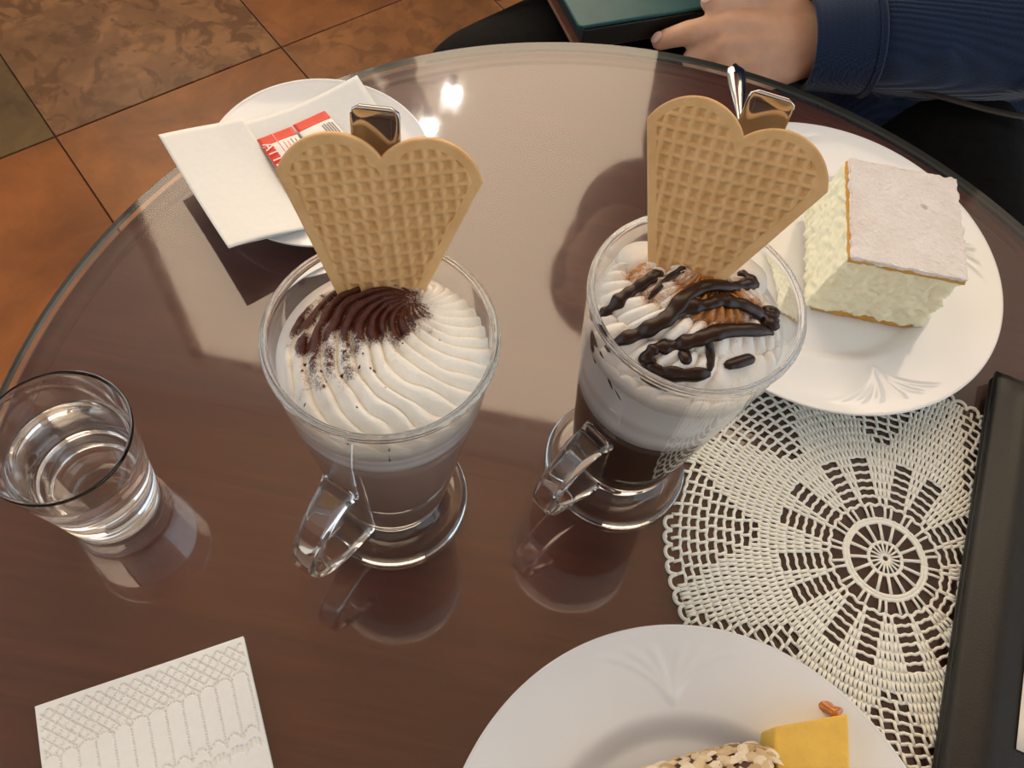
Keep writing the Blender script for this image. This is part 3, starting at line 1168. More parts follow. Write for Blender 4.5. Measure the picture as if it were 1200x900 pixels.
def packet(label, corner, ang, z, kind):
    """corner = top left corner of the band; local x across the packet, local -y along its length"""
    t = thing('sugar_packet', label, 'sugar packet', (corner[0], corner[1], z), ang, 'sugar packets on the saucer')
    Wd, Ln = 2.35, 5.6

    def f(u, v):
        pad = .16 * (math.sin(PI * u) ** .6) * sstep(.07, .25, v) * sstep(.07, .25, 1 - v)
        return (u * Wd, -v * Ln, pad + .03)

    def hgt(x, y):
        return f(x / Wd, -y / Ln)[2]
    sleeve = mk('paper_sleeve', *sheet(f, 24, 44, .03), pwhite, parent=t)

    def patch(name, x0, y0, x1, y1, mat, lift=.012):
        mk(name, *sheet(lambda u, v: (x0 + (x1 - x0) * u, y0 + (y1 - y0) * v, hgt(x0 + (x1 - x0) * u, y0 + (y1 - y0) * v) + lift), 10, 10, .008), mat, parent=sleeve)
    patch('red_band', 0, -.75, Wd, 0, red)
    if kind == 0:
        patch('red_panel', .0, -4.2, .62, -.8, red)
        me = text_mesh('ATTE C', .0095)
        me.materials.append(pwhite)
        o = bpy.data.objects.new('lettering', me)
        COL.objects.link(o)
        o.parent = sleeve
        o.location = (.0007, -.0068, .0021)
        o.rotation_euler = (0, 0, -PI / 2)
        for i in range(4):
            patch('print_line', 1.28 + .25 * i, -3.4 + .3 * (i % 2), 1.36 + .25 * i, -.95 - .1 * (i % 2), ppink if i < 2 else pgrey)
        patch('seam', 1.0, -4.0, 1.06, 0, ppink, .02)
    else:
        for i in range(5):
            patch('print_line', 1.42 + .17 * i, -2.6, 1.53 + .17 * i, -1.1 + .08 * (i % 2), pgrey)
        patch('print_line', 1.0, -1.7, 1.12, -1.55, pgrey)
        patch('print_line', .05, -3.8, .17, -1.6, red)
    return t


packet('sugar packet with red band and white lettering on a red strip', (-18.45, 35.75), math.radians(44), 1.55, 0)
packet('sugar packet with red band and a block of grey print', (-16.75, 37.55), math.radians(48), 1.5, 1)

# ------------------------------------------------------------------ embossed napkin at the front left
NA = Vector((-17.8, 2.4, 0))
NU = Vector((7.8, 4.6, 0)).normalized()
NVv = Vector((NU.y, -NU.x, 0))
NW, NL = 9.06, 13.0
gu, gv = 230, 330
uu = np.linspace(0, NW, gu + 1)
vv = np.linspace(0, NL, gv + 1)
UU, VV = np.meshgrid(uu, vv)


def dots(line, along, w=.035, pitch=.13):
    return np.exp(-(line / w) ** 2) * (.5 + .5 * np.cos(2 * np.pi * along / pitch))


H = np.zeros_like(UU)
col = .74
uf = (UU / col) % 1 - .5
arch_top = 2.25 - .35 * np.sqrt(np.clip(1 - (uf * 2) ** 2, 0, 1)) - .09 * (UU - 4.5)
arch_bot = arch_top + 2.4
p_ = .52
l1 = ((UU + VV) / p_) % 1 - .5
l2 = ((UU - VV) / p_) % 1 - .5
lat = np.maximum(dots(l1 * p_ / 1.41, UU - VV, .04, .16), dots(l2 * p_ / 1.41, UU + VV, .04, .16))
H += lat * (VV < arch_top - .1) * (VV > .25)
edgeu = (np.abs(uf) - .5) * col
H += dots(edgeu, VV, .04, .13) * (VV > arch_top) * (VV < arch_bot)
H += np.exp(-((VV - arch_top) / .04) ** 2) * (.5 + .5 * np.cos(2 * np.pi * UU / .13))
zig = arch_bot + .3 * np.abs(uf)
H += np.exp(-((VV - zig) / .05) ** 2) * (.5 + .5 * np.cos(2 * np.pi * UU / .13))
band = arch_bot + .7
H += (np.abs(VV - band) < .16) * (.5 + .5 * np.cos(2 * np.pi * UU / .2)) * .8
H[:, :4] = H[:, -4:] = 0
ZT = .30 - .085 * np.clip(H, 0, 1)
Wave = .02 * np.sin(UU * .9) + .015 * np.cos(VV * .7)
V = [tuple(NU * u + NVv * v + Vector((0, 0, z))) for u, v, z in zip(UU.ravel(), VV.ravel(), (ZT + Wave).ravel())]
nt = len(V)
w = gu + 1
F = []
for j in range(gv):
    for i in range(gu):
        a = j * w + i
        F.append((a, a + w, a + w + 1, a + 1))
fn = thing('folded_napkin', 'embossed white paper napkin lying flat on the bare table', 'napkin', (NA.x, NA.y, 0))
border = [i for i in range(w)] + [j * w + gu for j in range(1, gv + 1)] + [gv * w + i for i in range(gu - 1, -1, -1)] + [j * w for j in range(gv - 1, 0, -1)]
for b in border:
    x, y, z = V[b]
    V.append((x, y, .17))
nb = len(border)
for i in range(nb):
    F.append((border[i], border[(i + 1) % nb], nt + (i + 1) % nb, nt + i))
mk('top_ply', V, F, MAT['paper'], parent=fn)
for q, (e, z0, z1) in enumerate(((.05, .09, .165), (.0, .01, .085))):
    poly = [NU * e + NVv * e, NU * (NW - e) + NVv * e, NU * (NW - e) + NVv * NL, NU * e + NVv * NL]
    mk('lower_ply', *prism([(p.x, p.y) for p in reversed(poly)], z0, z1), MAT['paper'], parent=fn, smooth=False)

# ------------------------------------------------------------------ crocheted doily
DC = (21.1, 17.2)
V, F = [], []


def pol(r, a):
    return (r * math.cos(a), r * math.sin(a))


def post(r0, r1, a0, a1, w, z=.085, n=6):
    p0, p1 = pol(r0, a0), pol(r1, a1)
    pm = pol((r0 + r1) / 2, (a0 + a1) / 2 + random.uniform(-.004, .004))
    tube([(*p0, z), (*pm, z + .02), (*p1, z)], [w, w * .85, w], n, sx=.62, sy=1.0, V=V, F=F)


def ring(r, w, amp=0.0, k=60, seg=220, z=.08, skip=None):
    path = []
    for i in range(seg + 1):
        a = 2 * PI * i / seg
        rr = r + amp * math.sin(a * k) + .03 * nz(math.cos(a) * 4, math.sin(a) * 4, r)
        path.append((*pol(rr, a), z))
    tube(path, w, 6, sx=.6, sy=1.0, V=V, F=F)


def near_cover(x, y):
    return math.hypot(x + DC[0] - M2[0], y + DC[1] - M2[1]) < 3.95


N8 = 8
# centre wheel
ring(.22, .09, seg=40)
for i in range(18):
    a = 2 * PI * i / 18
    post(.25, .86, a, a, .065)
ring(.9, .1, seg=80)
for i in range(16):
    a = 2 * PI * i / 16 + .1
    post(.95, 1.95, a, a + .02, .10)
ring(2.02, .12, seg=110)
ring(2.2, .11, .02, 40, seg=160)
for i in range(32):
    a = 2 * PI * i / 32 + (.035 if i % 2 else -.035)
    post(2.28, 2.95, a, a, .085)
ring(3.02, .09, .06, 32, seg=200)
ROW = .47
r = 3.02
row = 0
while r < 11.3:
    r1 = r + ROW
    rm = r + ROW / 2
    sect = 2 * PI / N8
    for s in range(N8):
        a_c = math.radians(22.5) + s * sect          # motif axis
        # half-angle layout measured from the motif axis, as arc length at this radius
        def place(lo, hi, kind):
            span = (hi - lo)
            if span * rm < .05:
                return
            if kind == 'dense':
                n = max(1, round(span * rm / .235))
                for i in range(n):
                    a = lo + span * (i + .5) / n
                    if not near_cover(*pol(rm, a)):
                        post(r, r1, a - .03 * .4 / rm, a + .03 * .4 / rm, .11)
            elif kind == 'net':
                n = max(1, round(span * rm / .66))
                for i in range(n):
                    a = lo + span * (i + (.25 if row % 2 else .75)) / n + random.uniform(-.05, .05) / rm
                    if not near_cover(*pol(rm, a)):
                        post(r, r1, a - .06 / rm, a + .06 / rm, .1)
        half = sect / 2
        if rm < 5.75:
            t = (rm - 3.0) / 2.75
            inner = (.10 + .38 * t) / rm                    # dense leaf between the ladders
            lad = (.78 + .12 * t) / rm
            place(a_c - inner, a_c + inner, 'dense')
            rest = half - inner - lad
            if rest * rm > .12:
                place(a_c + inner + lad, a_c + half, 'dense')
                place(a_c - half, a_c - inner - lad, 'dense')
            # upright edges of each ladder
            if rest * rm <= .12:
                post(r, r1, a_c + half, a_c + half, .1)
        elif rm < 6.7:
            place(a_c - half, a_c + half, 'dense')
        else:
            t = (rm - 6.7) / 4.7
            netw = half * min(.80, .15 + .75 * t)
            place(a_c - half + netw, a_c + half - netw, 'dense')
            place(a_c + half - netw, a_c + half + netw, 'net')
    wr = .088
    if r1 < 11.3:
        path = []
        seg = int(70 + r1 * 26)
        brk = []
        for i in range(seg + 1):
            a = 2 * PI * i / seg
            rr = r1 + .035 * math.sin(i * 1.9) + .03 * nz(math.cos(a) * 5, math.sin(a) * 5, r1)
            p = pol(rr, a)
            if near_cover(*p):
                if len(brk) > 2:
                    tube(brk, wr, 5, sx=.65, sy=1, V=V, F=F)
                brk = []
            else:
                brk.append((*p, .08))
        if len(brk) > 2:
            tube(brk, wr, 5, sx=.65, sy=1, V=V, F=F)
    r = r1
    row += 1
RE = r
n = 92
for i in range(n):                                      # picot edge
    a0, a1 = 2 * PI * i / n, 2 * PI * (i + 1) / n
    am = (a0 + a1) / 2
    if near_cover(*pol(RE + .3, am)):
        continue
    hgt = .36 + .14 * nz(i * 1.3, 2)
    path = spline([(*pol(RE - .05, a0), .09), (*pol(RE + hgt * .7, a0 + (am - a0) * .3), .1), (*pol(RE + hgt, am), .11), (*pol(RE + hgt * .7, a1 - (am - a0) * .3), .1), (*pol(RE - .05, a1), .09)], 3)
    tube(path, .105, 6, sx=.7, sy=1, V=V, F=F)
    if i % 2:
        q = pol(RE + hgt + .05, am)
        tube([(*pol(RE + hgt - .12, am), .1), (*q, .12)], .13, 6, V=V, F=F)
tag(mk('crochet_doily', V, F, MAT['thread'], loc=(*DC, 0)), 'round white crocheted lace doily between the plates and the black folder', 'doily')

# ------------------------------------------------------------------ bill folder
FX = Vector((5.3, 23.2, 0)).normalized()        # along the long left edge, away from the camera
FY = Vector((FX.y, -FX.x, 0))                    # to the right
FO = Vector((22.2, 5.0, 0))
fang = math.atan2(FX.y, FX.x) - PI / 2
fo = thing('bill_folder', 'black leatherette bill folder lying on the table at right', 'folder', (FO.x, FO.y, .2), fang)
FWid, FLen = 13.5, 25.6


def plate_pad(x0, y0, x1, y1, z0, z1, rr, mat, name, crown=0.0):
    poly = [(x + (x0 + x1) / 2, y + (y0 + y1) / 2) for x, y in round_rect(x1 - x0, y1 - y0, rr, 6)]
    o = mk(name, *prism(poly, z0, z1), mat, parent=fo, smooth=False)
    return bevel(o, min(.22, (z1 - z0) * .4), 4)


plate_pad(0, 0, FWid, FLen, 0, .5, .5, MAT['black_leather'], 'back_cover')
plate_pad(.25, .25, FWid - .2, FLen - .2, .5, .72, .3, MAT['black_inner'], 'inner_leaves')
nu_, nv_ = 40, 50


def padded(u, v):
    x, y = .05 + u * (FWid - .1), .05 + v * (FLen - .1)
    e = min(x, FWid - x, y, FLen - y)
    cx_ = min(u, 1 - u) * FWid
    return (x, y, .92 + .55 * sstep(0, 1.7, cx_) * sstep(0, 1.5, min(v, 1 - v) * FLen) - .1 * (1 - sstep(0, .3, e)))


fc = mk('front_cover', *sheet(padded, nu_, nv_, .28), MAT['black_leather'], parent=fo)
bill = tag(mk('bill_slip', *sheet(lambda u, v: (u * 8.0, v * 12.0, .05 * math.sin(u * 2 + v)), 8, 10, .03), MAT['bill'], rot=(0, 0, fang)),
           'slip of white paper lying on the black folder', 'paper')
bp = FO + FY * 2.95 + FX * 4.3
bill.location = W(bp.x, bp.y, 1.76)

# ------------------------------------------------------------------ custard slice on the right plate
def pastry(nm, name, c1, c2, sugar=False):
    k = NT(name)
    v = k.coord()
    f = k.noise(v, 60, 6, .65)
    g = k.noise(v, 420, 4)
    c = k.ramp(f, [(.3, c1), (.72, c2)])
    if sugar:
        spot = k.ramp(k.noise(v, 130, 2, .4), [(.72, (0,) * 3), (.78, (1,) * 3)])
        c = k.mix(k.math('MULTIPLY', spot, .45), c, srgb(120, 90, 68))
        c = k.mix(k.math('MULTIPLY', k.ramp(k.noise(v, 26, 2), [(.5, (0,) * 3), (.75, (1,) * 3)]), .5), c, srgb(222, 196, 178))
    k.color(k.mix(k.math('MULTIPLY', g, .2), c, c1))
    k.set(Roughness=.85, Specular_IOR_Level=.2)
    k.bump(k.math('ADD', f, g), .8, .002)
    return k.m


sugar_top = pastry('t', 'sugared_pastry_top', srgb(234, 226, 220), srgb(247, 243, 240), True)
gold = pastry('g', 'golden_pastry_edge', srgb(206, 148, 66), srgb(228, 178, 100))
custard = plain('vanilla_custard', srgb(249, 241, 208), .55, sss=.3, noise=(70, .04), bump=(180, .35, .002))
ck = thing('custard_slice', 'square custard cream slice with powdered sugar pastry top', 'cake', (20.2, 35.5, .75))
CX0, CX1, CY0, CY1 = -3.35, 3.15, -3.75, 3.75


def wobble_box(x0, y0, z0, x1, y1, z1, n, amp, sc, bulge=0.0, seed=0):
    """box with n subdivisions, sides pushed out by noise"""
    V, idx, F = [], {}, []

    def vid(i, j, k):
        key = (i, j, k)
        if key not in idx:
            x, y, z = x0 + (x1 - x0) * i / n, y0 + (y1 - y0) * j / n, z0 + (z1 - z0) * k / n
            dx = -1 if i == 0 else 1 if i == n else 0
            dy = -1 if j == 0 else 1 if j == n else 0
            dz = -1 if k == 0 else 1 if k == n else 0
            a = amp * (nz(x * sc + seed, y * sc, z * sc) + .5 * nz(x * sc * 2.3, y * sc * 2.3 + seed, z * sc * 2.3))
            q = k / n
            b = bulge * math.sin(PI * min(1, .15 + q * .85))
            idx[key] = len(V)
            V.append((x + dx * (a + b), y + dy * (a + b), z + dz * a * .35))
        return idx[key]
    for p in range(n):
        for q in range(n):
            F.append((vid(p, q, 0), vid(p, q + 1, 0), vid(p + 1, q + 1, 0), vid(p + 1, q, 0)))
            F.append((vid(p, q, n), vid(p + 1, q, n), vid(p + 1, q + 1, n), vid(p, q + 1, n)))
            F.append((vid(p, 0, q), vid(p + 1, 0, q), vid(p + 1, 0, q + 1), vid(p, 0, q + 1)))
            F.append((vid(p, n, q), vid(p, n, q + 1), vid(p + 1, n, q + 1), vid(p + 1, n, q)))
            F.append((vid(0, p, q), vid(0, p, q + 1), vid(0, p + 1, q + 1), vid(0, p + 1, q)))
            F.append((vid(n, p, q), vid(n, p + 1, q), vid(n, p + 1, q + 1), vid(n, p, q + 1)))
    return V, F


mk('pastry_base', *wobble_box(CX0, CY0 + .1, .05, CX1, CY1, .45, 24, .06, 3), gold, parent=ck)
V, F = wobble_box(CX0, CY0 + .1, .4, CX1 - .1, CY1 - .1, 5.0, 60, .22, 2.1, .05, 3)
V = [(x - (.55 * max(0, (5 - z) / 5) if x < CX0 + .6 else 0), y, z) for x, y, z in V]
mk('custard_block', V, F, custard, parent=ck)
mk('pastry_layer', *wobble_box(CX0 + .02, CY0, 4.95, CX1 + .1, CY1, 5.2, 30, .05, 2.5, 0, 5), gold, parent=ck)
mk('sugared_top', *wobble_box(CX0 + .12, CY0 - .02, 5.18, CX1 + .12, CY1 + .02, 5.4, 60, .10, 2.6, 0, 9), sugar_top, parent=ck)

# ------------------------------------------------------------------ nut-coated cake on the near plate
sponge = plain('yellow_sponge', srgb(228, 186, 84), .8, sss=.15, noise=(120, .07), bump=(420, .3, .001))
choc = plain('chocolate_coating', srgb(74, 42, 28), .4, noise=(90, .2), bump=(260, .3, .001))
k = NT('chopped_almond')
oi = k.n('ShaderNodeObjectInfo')
v = k.coord()
k.color(k.mix(k.math('MULTIPLY', k.noise(v, 260, 3), .3), k.ramp(oi.outputs['Random'], [(.1, srgb(196, 168, 126)), (.5, srgb(226, 202, 164)), (.9, srgb(244, 232, 208))]), srgb(186, 152, 104)))
k.set(Roughness=.6)
nutm = k.m
cam_ = thing('nut_coated_cake', 'yellow sponge cake with chocolate side covered in chopped nuts', 'cake', (13.2, 4.6, .75))
# local frame: wedge slice, yellow cut face up, coated back towards the left and far side
yel = [(1.0, 2.55), (4.35, 3.75), (4.45, -4.6), (1.55, -4.6)]
V, F = prism([(x, y) for x, y in reversed(yel)], 0, 2.35)
o = mk('sponge', V, F, sponge, parent=cam_, smooth=False)
bevel(o, .12, 3)
cpath = spline([(-5.9, -.95, 1.7), (-4.0, -.05, 1.75), (-2.0, .85, 1.75), (-.1, 1.55, 1.7), (.95, 1.55, 1.55)], 8)
prof_ = []
V, F = [], []
n = 20
CR = 1.62
fr_ = frames(cpath)
rings = []
for qi, (p, t_, nn, bb) in enumerate(fr_):
    base = len(V)
    rings.append(base)
    tt = qi / (len(fr_) - 1)
    sc_ = 1 - .25 * sstep(.85, 1, tt)
    for i in range(n):
        a = 2 * PI * i / n
        side = Vector((t_.y, -t_.x, 0)).normalized()
        # D-shaped section: flat underside, coated outer face
        ox, oz = math.cos(a) * 1.5, math.sin(a) * 1.62
        if oz < -1.55: oz = -1.55
        V.append((p.x + side.x * (ox + 1.4) * sc_, p.y + side.y * (ox + 1.4) * sc_, max(.02, p.z + oz * sc_ - .05)))
for A, B in zip(rings[:-1], rings[1:]):
    for i in range(n):
        F.append((A + i, A + (i + 1) % n, B + (i + 1) % n, B + i))
F.append(tuple(rings[0] + i for i in range(n)))
F.append(tuple(rings[-1] + i for i in reversed(range(n))))
co_ = mk('chocolate_coat', V, F, choc, parent=cam_)
bm = bmesh.new(); bm.from_mesh(co_.data); bmesh.ops.recalc_face_normals(bm, faces=bm.faces); bm.to_mesh(co_.data); bm.free()
# chopped nuts on the coating, a few shared shapes
nut_meshes = []
for kx in range(5):
    sv, sf = lathe([(0, -.42), (.62, -.3), (1, .0), (.7, .32), (0, .45)], 8)
    nv2 = [((a * (1 + .25 * nz(a * 2, b * 2, kx * 7.1))) * .33, b * .22 * (1 + .3 * nz(b, a, kx)), c * .2) for a, b, c in sv]
    nut_meshes.append((nv2, sf))
first = [None] * 5
PIK = 0
for qi in range(0, len(fr_)):
    p, t_, nn, bb = fr_[qi]
    side = Vector((t_.y, -t_.x, 0)).normalized()
    for a in np.arange(50, 200, 26):
        aa = math.radians(a + random.uniform(-8, 8))
        if a < 85 and random.random() < .35:
            continue
        ox, oz = math.cos(aa) * 1.5, math.sin(aa) * 1.62
        pos = Vector((p.x + side.x * (ox + 1.4), p.y + side.y * (ox + 1.4), p.z + oz - .02)) + t_ * random.uniform(-.12, .12)
        if pos.z < .25:
            continue
        kx = random.randrange(5)
        if first[kx] is None:
            o = mk('nut_piece', *nut_meshes[kx], nutm, parent=co_, smooth=False)
            first[kx] = o.data
        else:
            o = bpy.data.objects.new('nut_piece', first[kx])
            COL.objects.link(o)
            o.parent = co_
        nrm = (side * math.cos(aa) + Vector((0, 0, math.sin(aa)))).normalized()
        q = nrm.to_track_quat('Z', 'X')
        o.rotation_mode = 'QUATERNION'
        from mathutils import Quaternion
        o.rotation_quaternion = q @ Quaternion((0, 0, 1), random.uniform(0, 2 * PI)) @ Quaternion((1, 0, 0), random.uniform(-.5, .5))
        o.location = pos * .01
        s_ = random.uniform(.8, 1.35)
        o.scale = (s_, s_, s_ * random.uniform(.8, 1.4))
        PIK += 1
caramel = plain('caramel', srgb(190, 112, 36), .2, coat=.4, noise=(120, .2))
cv, cf = lathe([(0, -.5), (.25, -.4), (.34, -.05), (.2, .3), (.28, .5), (0, .62)], 12)
cr = tag(mk('caramel_crumb', [(1.3 * a + .06 * nz(a * 4, b * 4, c * 3), b, c * 1.3) for a, b, c in cv], cf, caramel, loc=(17.1, 8.75, 1.72), rot=(.7, .3, .5)), 'small glossy caramel crumb beside the yellow sponge', 'crumb')
cr2 = tag(mk('brown_crumb', [(a * .3, b * .28, c * .2) for a, b, c in cv], cf, choc, loc=(11.3, 7.2, .98)), 'tiny dark brown crumb alone on the near plate', 'crumb')


# ------------------------------------------------------------------ the seated person
def capsule(p0, r0, p1, r1, V, F, n=16, m=5):
    a, b = Vector(p0), Vector(p1)
    d = b - a
    L = d.length
    ax = d / L if L > 1e-6 else Vector((0, 0, 1))
    prof = []
    for i in range(m + 1):
        t = -PI / 2 + PI / 2 * i / m
        prof.append((r0 * math.cos(t), r0 * math.sin(t)))
    for i in range(m + 1):
        t = PI / 2 * i / m
        prof.append((r1 * math.cos(t), L + r1 * math.sin(t)))
    sv, sf = lathe([(r if r > 1e-4 else 0, z) for r, z in prof], n)
    q = Vector((0, 0, 1)).rotation_difference(ax)
    off = len(V)
    for v in sv:
        V.append(tuple(q @ Vector(v) + a))
    F += [tuple(off + i for i in f) for f in sf]


def ellip(c, rx, ry, rz, V, F, rot=None):
    sv, sf = lathe([(math.cos(t) if abs(t) < 1.57 else 0, math.sin(t)) for t in np.linspace(-PI / 2, PI / 2, 13)], 20)
    off = len(V)
    R = rot or Matrix.Identity(3)
    for x, y, z in sv:
        V.append(tuple(R @ Vector((x * rx, y * ry, z * rz)) + Vector(c)))
    F += [tuple(off + i for i in f) for f in sf]


def fuse(o, vox, it=6, fac=.5):
    md = o.modifiers.new('fuse', 'REMESH')
    md.mode = 'VOXEL'
    md.voxel_size = vox * .01
    md.use_smooth_shade = True
    sm = o.modifiers.new('soften', 'SMOOTH')
    sm.factor = fac
    sm.iterations = it
    return o


PB = (27, 84, -72)
pe = thing('person', 'seated person in navy knit sweater and black trousers, one hand at a green book', 'person', PB)


def pl(p):
    return (p[0] - PB[0], p[1] - PB[1], p[2] - PB[2])


def chain(pts, V, F):
    for (a, ra), (b, rb) in zip(pts[:-1], pts[1:]):
        capsule(pl(a), ra, pl(b), rb, V, F)


HIP_L, HIP_R = (36, 86, -18), (18, 87, -18)
KN_L, KN_R = (36, 47, -14), (-7, 60, -14.5)
SH_L, SH_R = (40, 82, 31), (17, 80, 33)
EL_L, WR_L = (48, 73, -1), (21.5, 66.6, -6.2)
EL_R, WR_R = (13, 84, 4), (2, 78, -5)
HEAD = (11, 74, 52.5)
V, F = [], []
chain([((27, 86, -16), 12), ((28, 84, 8), 11), ((28, 83, 27), 11)], V, F)
chain([(SH_L, 5), (EL_L, 3.8), (WR_L, 2.6)], V, F)
chain([(SH_R, 5), (EL_R, 3.8), (WR_R, 2.6)], V, F)
chain([(HIP_L, 7.5), (KN_L, 5.5), ((36, 50, -64), 3.5), ((35, 40, -69.5), 2.5)], V, F)
chain([(HIP_R, 7.5), (KN_R, 5.5), ((-6, 66, -64), 3.5), ((-8, 56, -69.5), 2.5)], V, F)
chain([((26, 82, 33), 6.5), ((20, 79, 44), 5.5), ((14, 76.5, 48), 5.5)], V, F)
# head
face = Vector((-.35, -.9, -.25)).normalized()
rt_ = face.cross(Vector((0, 0, 1))).normalized()
up_ = rt_.cross(face)
HR = Matrix((rt_, -face, up_)).transposed()
Hc = Vector(pl(HEAD))
hp = lambda x, y, z: tuple(Hc + rt_ * x + face * y + up_ * z)
ellip(hp(0, -1, 1.5), 7.6, 9.2, 9.3, V, F, HR)
ellip(hp(0, 2.6, -5), 5.6, 6.2, 6.4, V, F, HR)
capsule(hp(0, 8.2, 1.0), .7, hp(0, 9.8, -2.2), 1.2, V, F)
for s in (-1, 1):
    ellip(hp(s * 7.7, -1.2, -.6), .9, 1.8, 3.0, V, F, HR)
    ellip(hp(s * 3.0, 7.2, 2.6), 2.2, 1.0, .8, V, F, HR)
# near hand (palm down, thumb on the far side, index pointing along the book)
w_ = WR_L
MC = {'i': (12.0, 64.4, -4.9), 'm': (12.0, 63.0, -6.0), 'r': (12.9, 61.9, -7.4), 'p': (14.3, 61.4, -8.7)}
for kx, rr in (('i', 1.22), ('m', 1.2), ('r', 1.15), ('p', 1.05)):
    chain([(w_, 2.3), (MC[kx], rr)], V, F)
    a_, b_ = Vector(w_), Vector(MC[kx])                     # tendon standing out on the back of the hand
    up = Vector((-.1, -.55, .85))
    chain([(tuple(a_.lerp(b_, .45) + up * 1.35), .45), (tuple(a_.lerp(b_, .75) + up * 1.05), .5), (tuple(b_ + up * .55), .75)], V, F)
chain([(MC['i'], 1.15), (MC['m'], 1.15), (MC['r'], 1.1), (MC['p'], 1.0)], V, F)
chain([(MC['i'], 1.2), ((9.3, 63.2, -5.3), 1.02), ((8.9, 63.05, -5.4), 1.04), ((7.5, 62.85, -6.05), .88), ((6.75, 62.75, -6.5), .8)], V, F)
chain([(MC['m'], 1.15), ((9.9, 62.3, -7.3), 1.02), ((10.6, 62.8, -8.8), .92), ((12.2, 63.6, -9.3), .8)], V, F)
chain([(MC['r'], 1.1), ((11.2, 61.5, -9.0), .98), ((12.2, 62.3, -10.3), .88), ((13.6, 63.0, -10.4), .78)], V, F)
chain([(MC['p'], 1.0), ((13.0, 61.0, -10.2), .88), ((14.0, 61.9, -11.1), .78), ((15.2, 62.6, -11.0), .7)], V, F)
chain([((19.0, 67.6, -5.4), 1.7), ((14.9, 67.7, -4.2), 1.25), ((12.3, 66.5, -3.75), 1.05), ((10.2, 65.3, -3.7), .95)], V, F)
chain([((19.0, 67.6, -5.4), 1.5), (MC['i'], 1.05)], V, F)
chain([((14.9, 67.5, -4.6), 1.0), ((13.2, 65.4, -5.0), 1.0)], V, F)
# far hand, resting out of sight on the book
rw = Vector(WR_R)
hd_ = Vector((-.75, -.62, -.1)).normalized()
hs_ = Vector((-.62, .75, 0))
for kx, (off, l) in enumerate(((-2.6, 8.3), (-.9, 9.2), (.9, 8.6), (2.5, 7.0))):
    b_ = rw + hd_ * 8.5 + hs_ * off
    chain([(tuple(rw), 2.2), (tuple(b_), 1.05)], V, F)
    chain([(tuple(b_), 1.0), (tuple(b_ + hd_ * l * .5), .85), (tuple(b_ + hd_ * l * .8 + Vector((0, 0, -1.2))), .7)], V, F)
chain([(tuple(rw + hd_ * 2.5 - hs_ * 2.2), 1.4), (tuple(rw + hd_ * 6 - hs_ * 5), 1.05), (tuple(rw + hd_ * 9 - hs_ * 5.4), .8)], V, F)
body = fuse(mk('body', V, F, MAT['skin'], parent=pe), .26, 3)
# nails
for c_, d_, s_ in (((6.3, 62.45, -6.0), (-.7, -.35, .6), .58), ((9.75, 65.0, -3.15), (-.6, -.3, .7), .66)):
    V, F = [], []
    q = Vector(d_).normalized().to_track_quat('Z', 'X').to_matrix()
    ellip(pl(c_), s_, s_ * .8, .2, V, F, q)
    mk('fingernail', V, F, MAT['nail'], parent=body)
V, F = [], []
ellip(hp(0, -1.6, 3.4), 9.0, 9.8, 8.8, V, F, HR)
ellip(hp(0, -4.0, -4.5), 9.0, 7.0, 10.5, V, F, HR)
fuse(mk('hair', V, F, MAT['hair'], parent=pe), .5, 4)
for s in (-1, 1):
    V, F = [], []
    ellip(hp(s * 3.1, 6.9, 1.0), 1.25, 1.1, .75, V, F, HR)
    mk('eye', V, F, MAT['eye'], parent=body)
V, F = [], []
ellip(hp(0, 8.0, -5.2), 2.4, .9, .7, V, F, HR)
mk('lips', V, F, MAT['lip'], parent=body)
# sweater
V, F = [], []
chain([((27, 83, -10), 14.5), ((28, 83, 8), 13.5), ((28, 83, 24), 13)], V, F)
chain([((34, 79, -9), 12), ((22, 79, -9), 12)], V, F)
chain([((30, 71, -13.5), 6.5), ((40, 72, -13.5), 6.5)], V, F)
chain([(SH_L, 7.5), (EL_L, 6.4), ((35, 69.6, -4.6), 5.7), ((25.4, 67.5, -5.4), 4.6)], V, F)
chain([(SH_L, 7.5), ((28, 83, 28), 11), (SH_R, 7.2), (EL_R, 6), (WR_R, 4)], V, F)
chain([((27, 82, 31), 9), ((24, 81, 37), 7.2)], V, F)
# loose folds of knit on the sleeve
for p_a, p_b, r_ in (((30, 64.6, -3.5), (32, 72, .2), 1.3), ((38, 64.8, -4.5), (40.5, 72, 1.2), 1.5), ((44, 66, -4), (46, 73, 3), 1.5)):
    chain([(p_a, r_), (p_b, r_)], V, F)
sweater = fuse(mk('sweater', V, F, MAT['navy'], parent=pe), .7, 6)
# ribbed cuff
V, F = [], []
ca, cb = Vector(pl((24.6, 67.25, -5.6))), Vector(pl((19.1, 66.15, -6.3)))
ax_ = (cb - ca).normalized()
q_ = Vector((0, 0, 1)).rotation_difference(ax_)
L_ = (cb - ca).length
prof = [(4.7, 0), (5.0, .3), (4.75, .6)] + [(4.6 - .5 * sstep(0, 1, i / 20) + (.05 if i % 2 else -.05), .6 + (L_ - .7) * i / 20) for i in range(21)] + [(3.95, L_), (3.6, L_ - .1), (3.6, .3)]
sv, sf = lathe(prof, 64)
mk('ribbed_cuff', [tuple(q_ @ Vector((x * .95, y * 1.02, z)) + ca) for x, y, z in sv], sf, MAT['navy_rib'], parent=sweater)
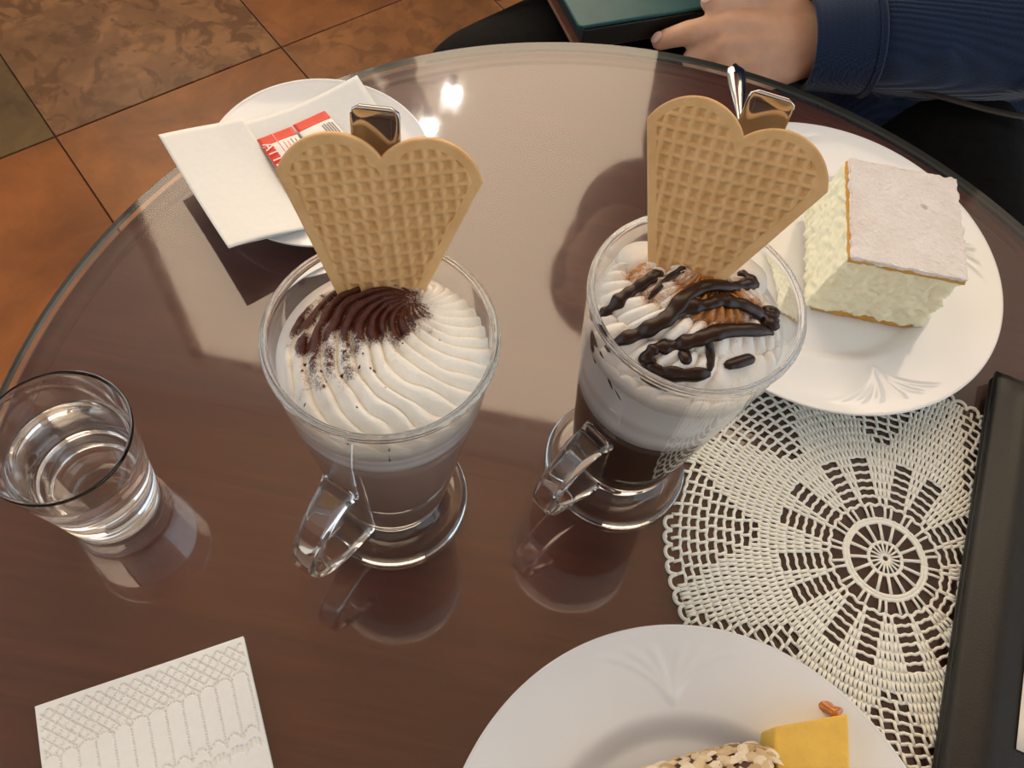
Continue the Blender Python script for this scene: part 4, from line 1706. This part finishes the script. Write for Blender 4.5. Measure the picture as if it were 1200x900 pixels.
# trousers
V, F = [], []
chain([(HIP_L, 9), (KN_L, 6.8), ((36, 50, -62), 5)], V, F)
chain([(HIP_R, 9), ((4, 72, -15.5), 8), (KN_R, 7), ((-6, 66, -62), 5)], V, F)
chain([((35, 88, -17), 10), ((19, 88, -17), 10)], V, F)
fuse(mk('trousers', V, F, MAT['trousers'], parent=pe), .8, 4)

# chair under the person
chd = thing('dining_chair', 'dark mahogany chair under the seated person', 'chair', (27, 88, -72))
so = mk('seat', *prism([(-21, -22), (21, -22), (20, 21), (-20, 21)], 41.5, 45), MAT['chair'], parent=chd, smooth=False)
bevel(so, .8, 3)
for x, y in ((-18, -19), (18, -19), (-17, 18), (17, 18)):
    mk('leg', *tube([(x, y, 0), (x, y, 42)], [1.5, 2.1], 12), MAT['chair'], parent=chd)
bo = mk('backrest', *box(-20, 20, 62, 20, 23, 92), MAT['chair'], parent=chd, smooth=False)
bevel(bo, .9, 3)
for x in (-17, 17):
    mk('back_post', *tube([(x, 20.5, 44), (x, 21.5, 64)], 1.6, 12), MAT['chair'], parent=chd)

# book on the lap
bk = thing('green_book', 'teal green covered book with brown lining held on the lap', 'book', (-.3, 59.9, -7.0), math.atan2(.49, .87))
BW, BL = 13.0, 18.0
o = mk('top_cover', *prism(round_rect(BW, BL, .4), 2.15, 2.5), MAT['green'], parent=bk, loc=(BW / 2, BL / 2, 0), smooth=False)
bevel(o, .12, 3)
o = mk('bottom_cover', *prism(round_rect(BW, BL, .4), 0, .35), MAT['brown_edge'], parent=bk, loc=(BW / 2, BL / 2, 0), smooth=False)
bevel(o, .12, 3)
mk('pages', *box(.7, .35, .35, BW - .3, BL - .4, 2.15), MAT['black_inner'], parent=bk, smooth=False)
o = mk('spine', *box(.5, -.05, .1, BW, .3, 2.1), MAT['black_leather'], parent=bk, smooth=False)
bevel(o, .1, 2)

# strap across the lap
sp_ = spline([(26.5, 66.5, -8.3), (29.5, 64.5, -7.6), (32.5, 63.6, -7.2), (36.3, 63.2, -7.2), (40.5, 63.6, -7.4), (46, 66, -8.5), (50, 72, -13)], 6)
tag(mk('bag_strap', *tube([(x - 36, y - 63, z) for x, y, z in sp_], .42, 8, sx=.35, sy=1.0), MAT['strap'], loc=(36, 63, 0)), 'thin dark strap crossing the lap below the navy sleeve', 'strap')
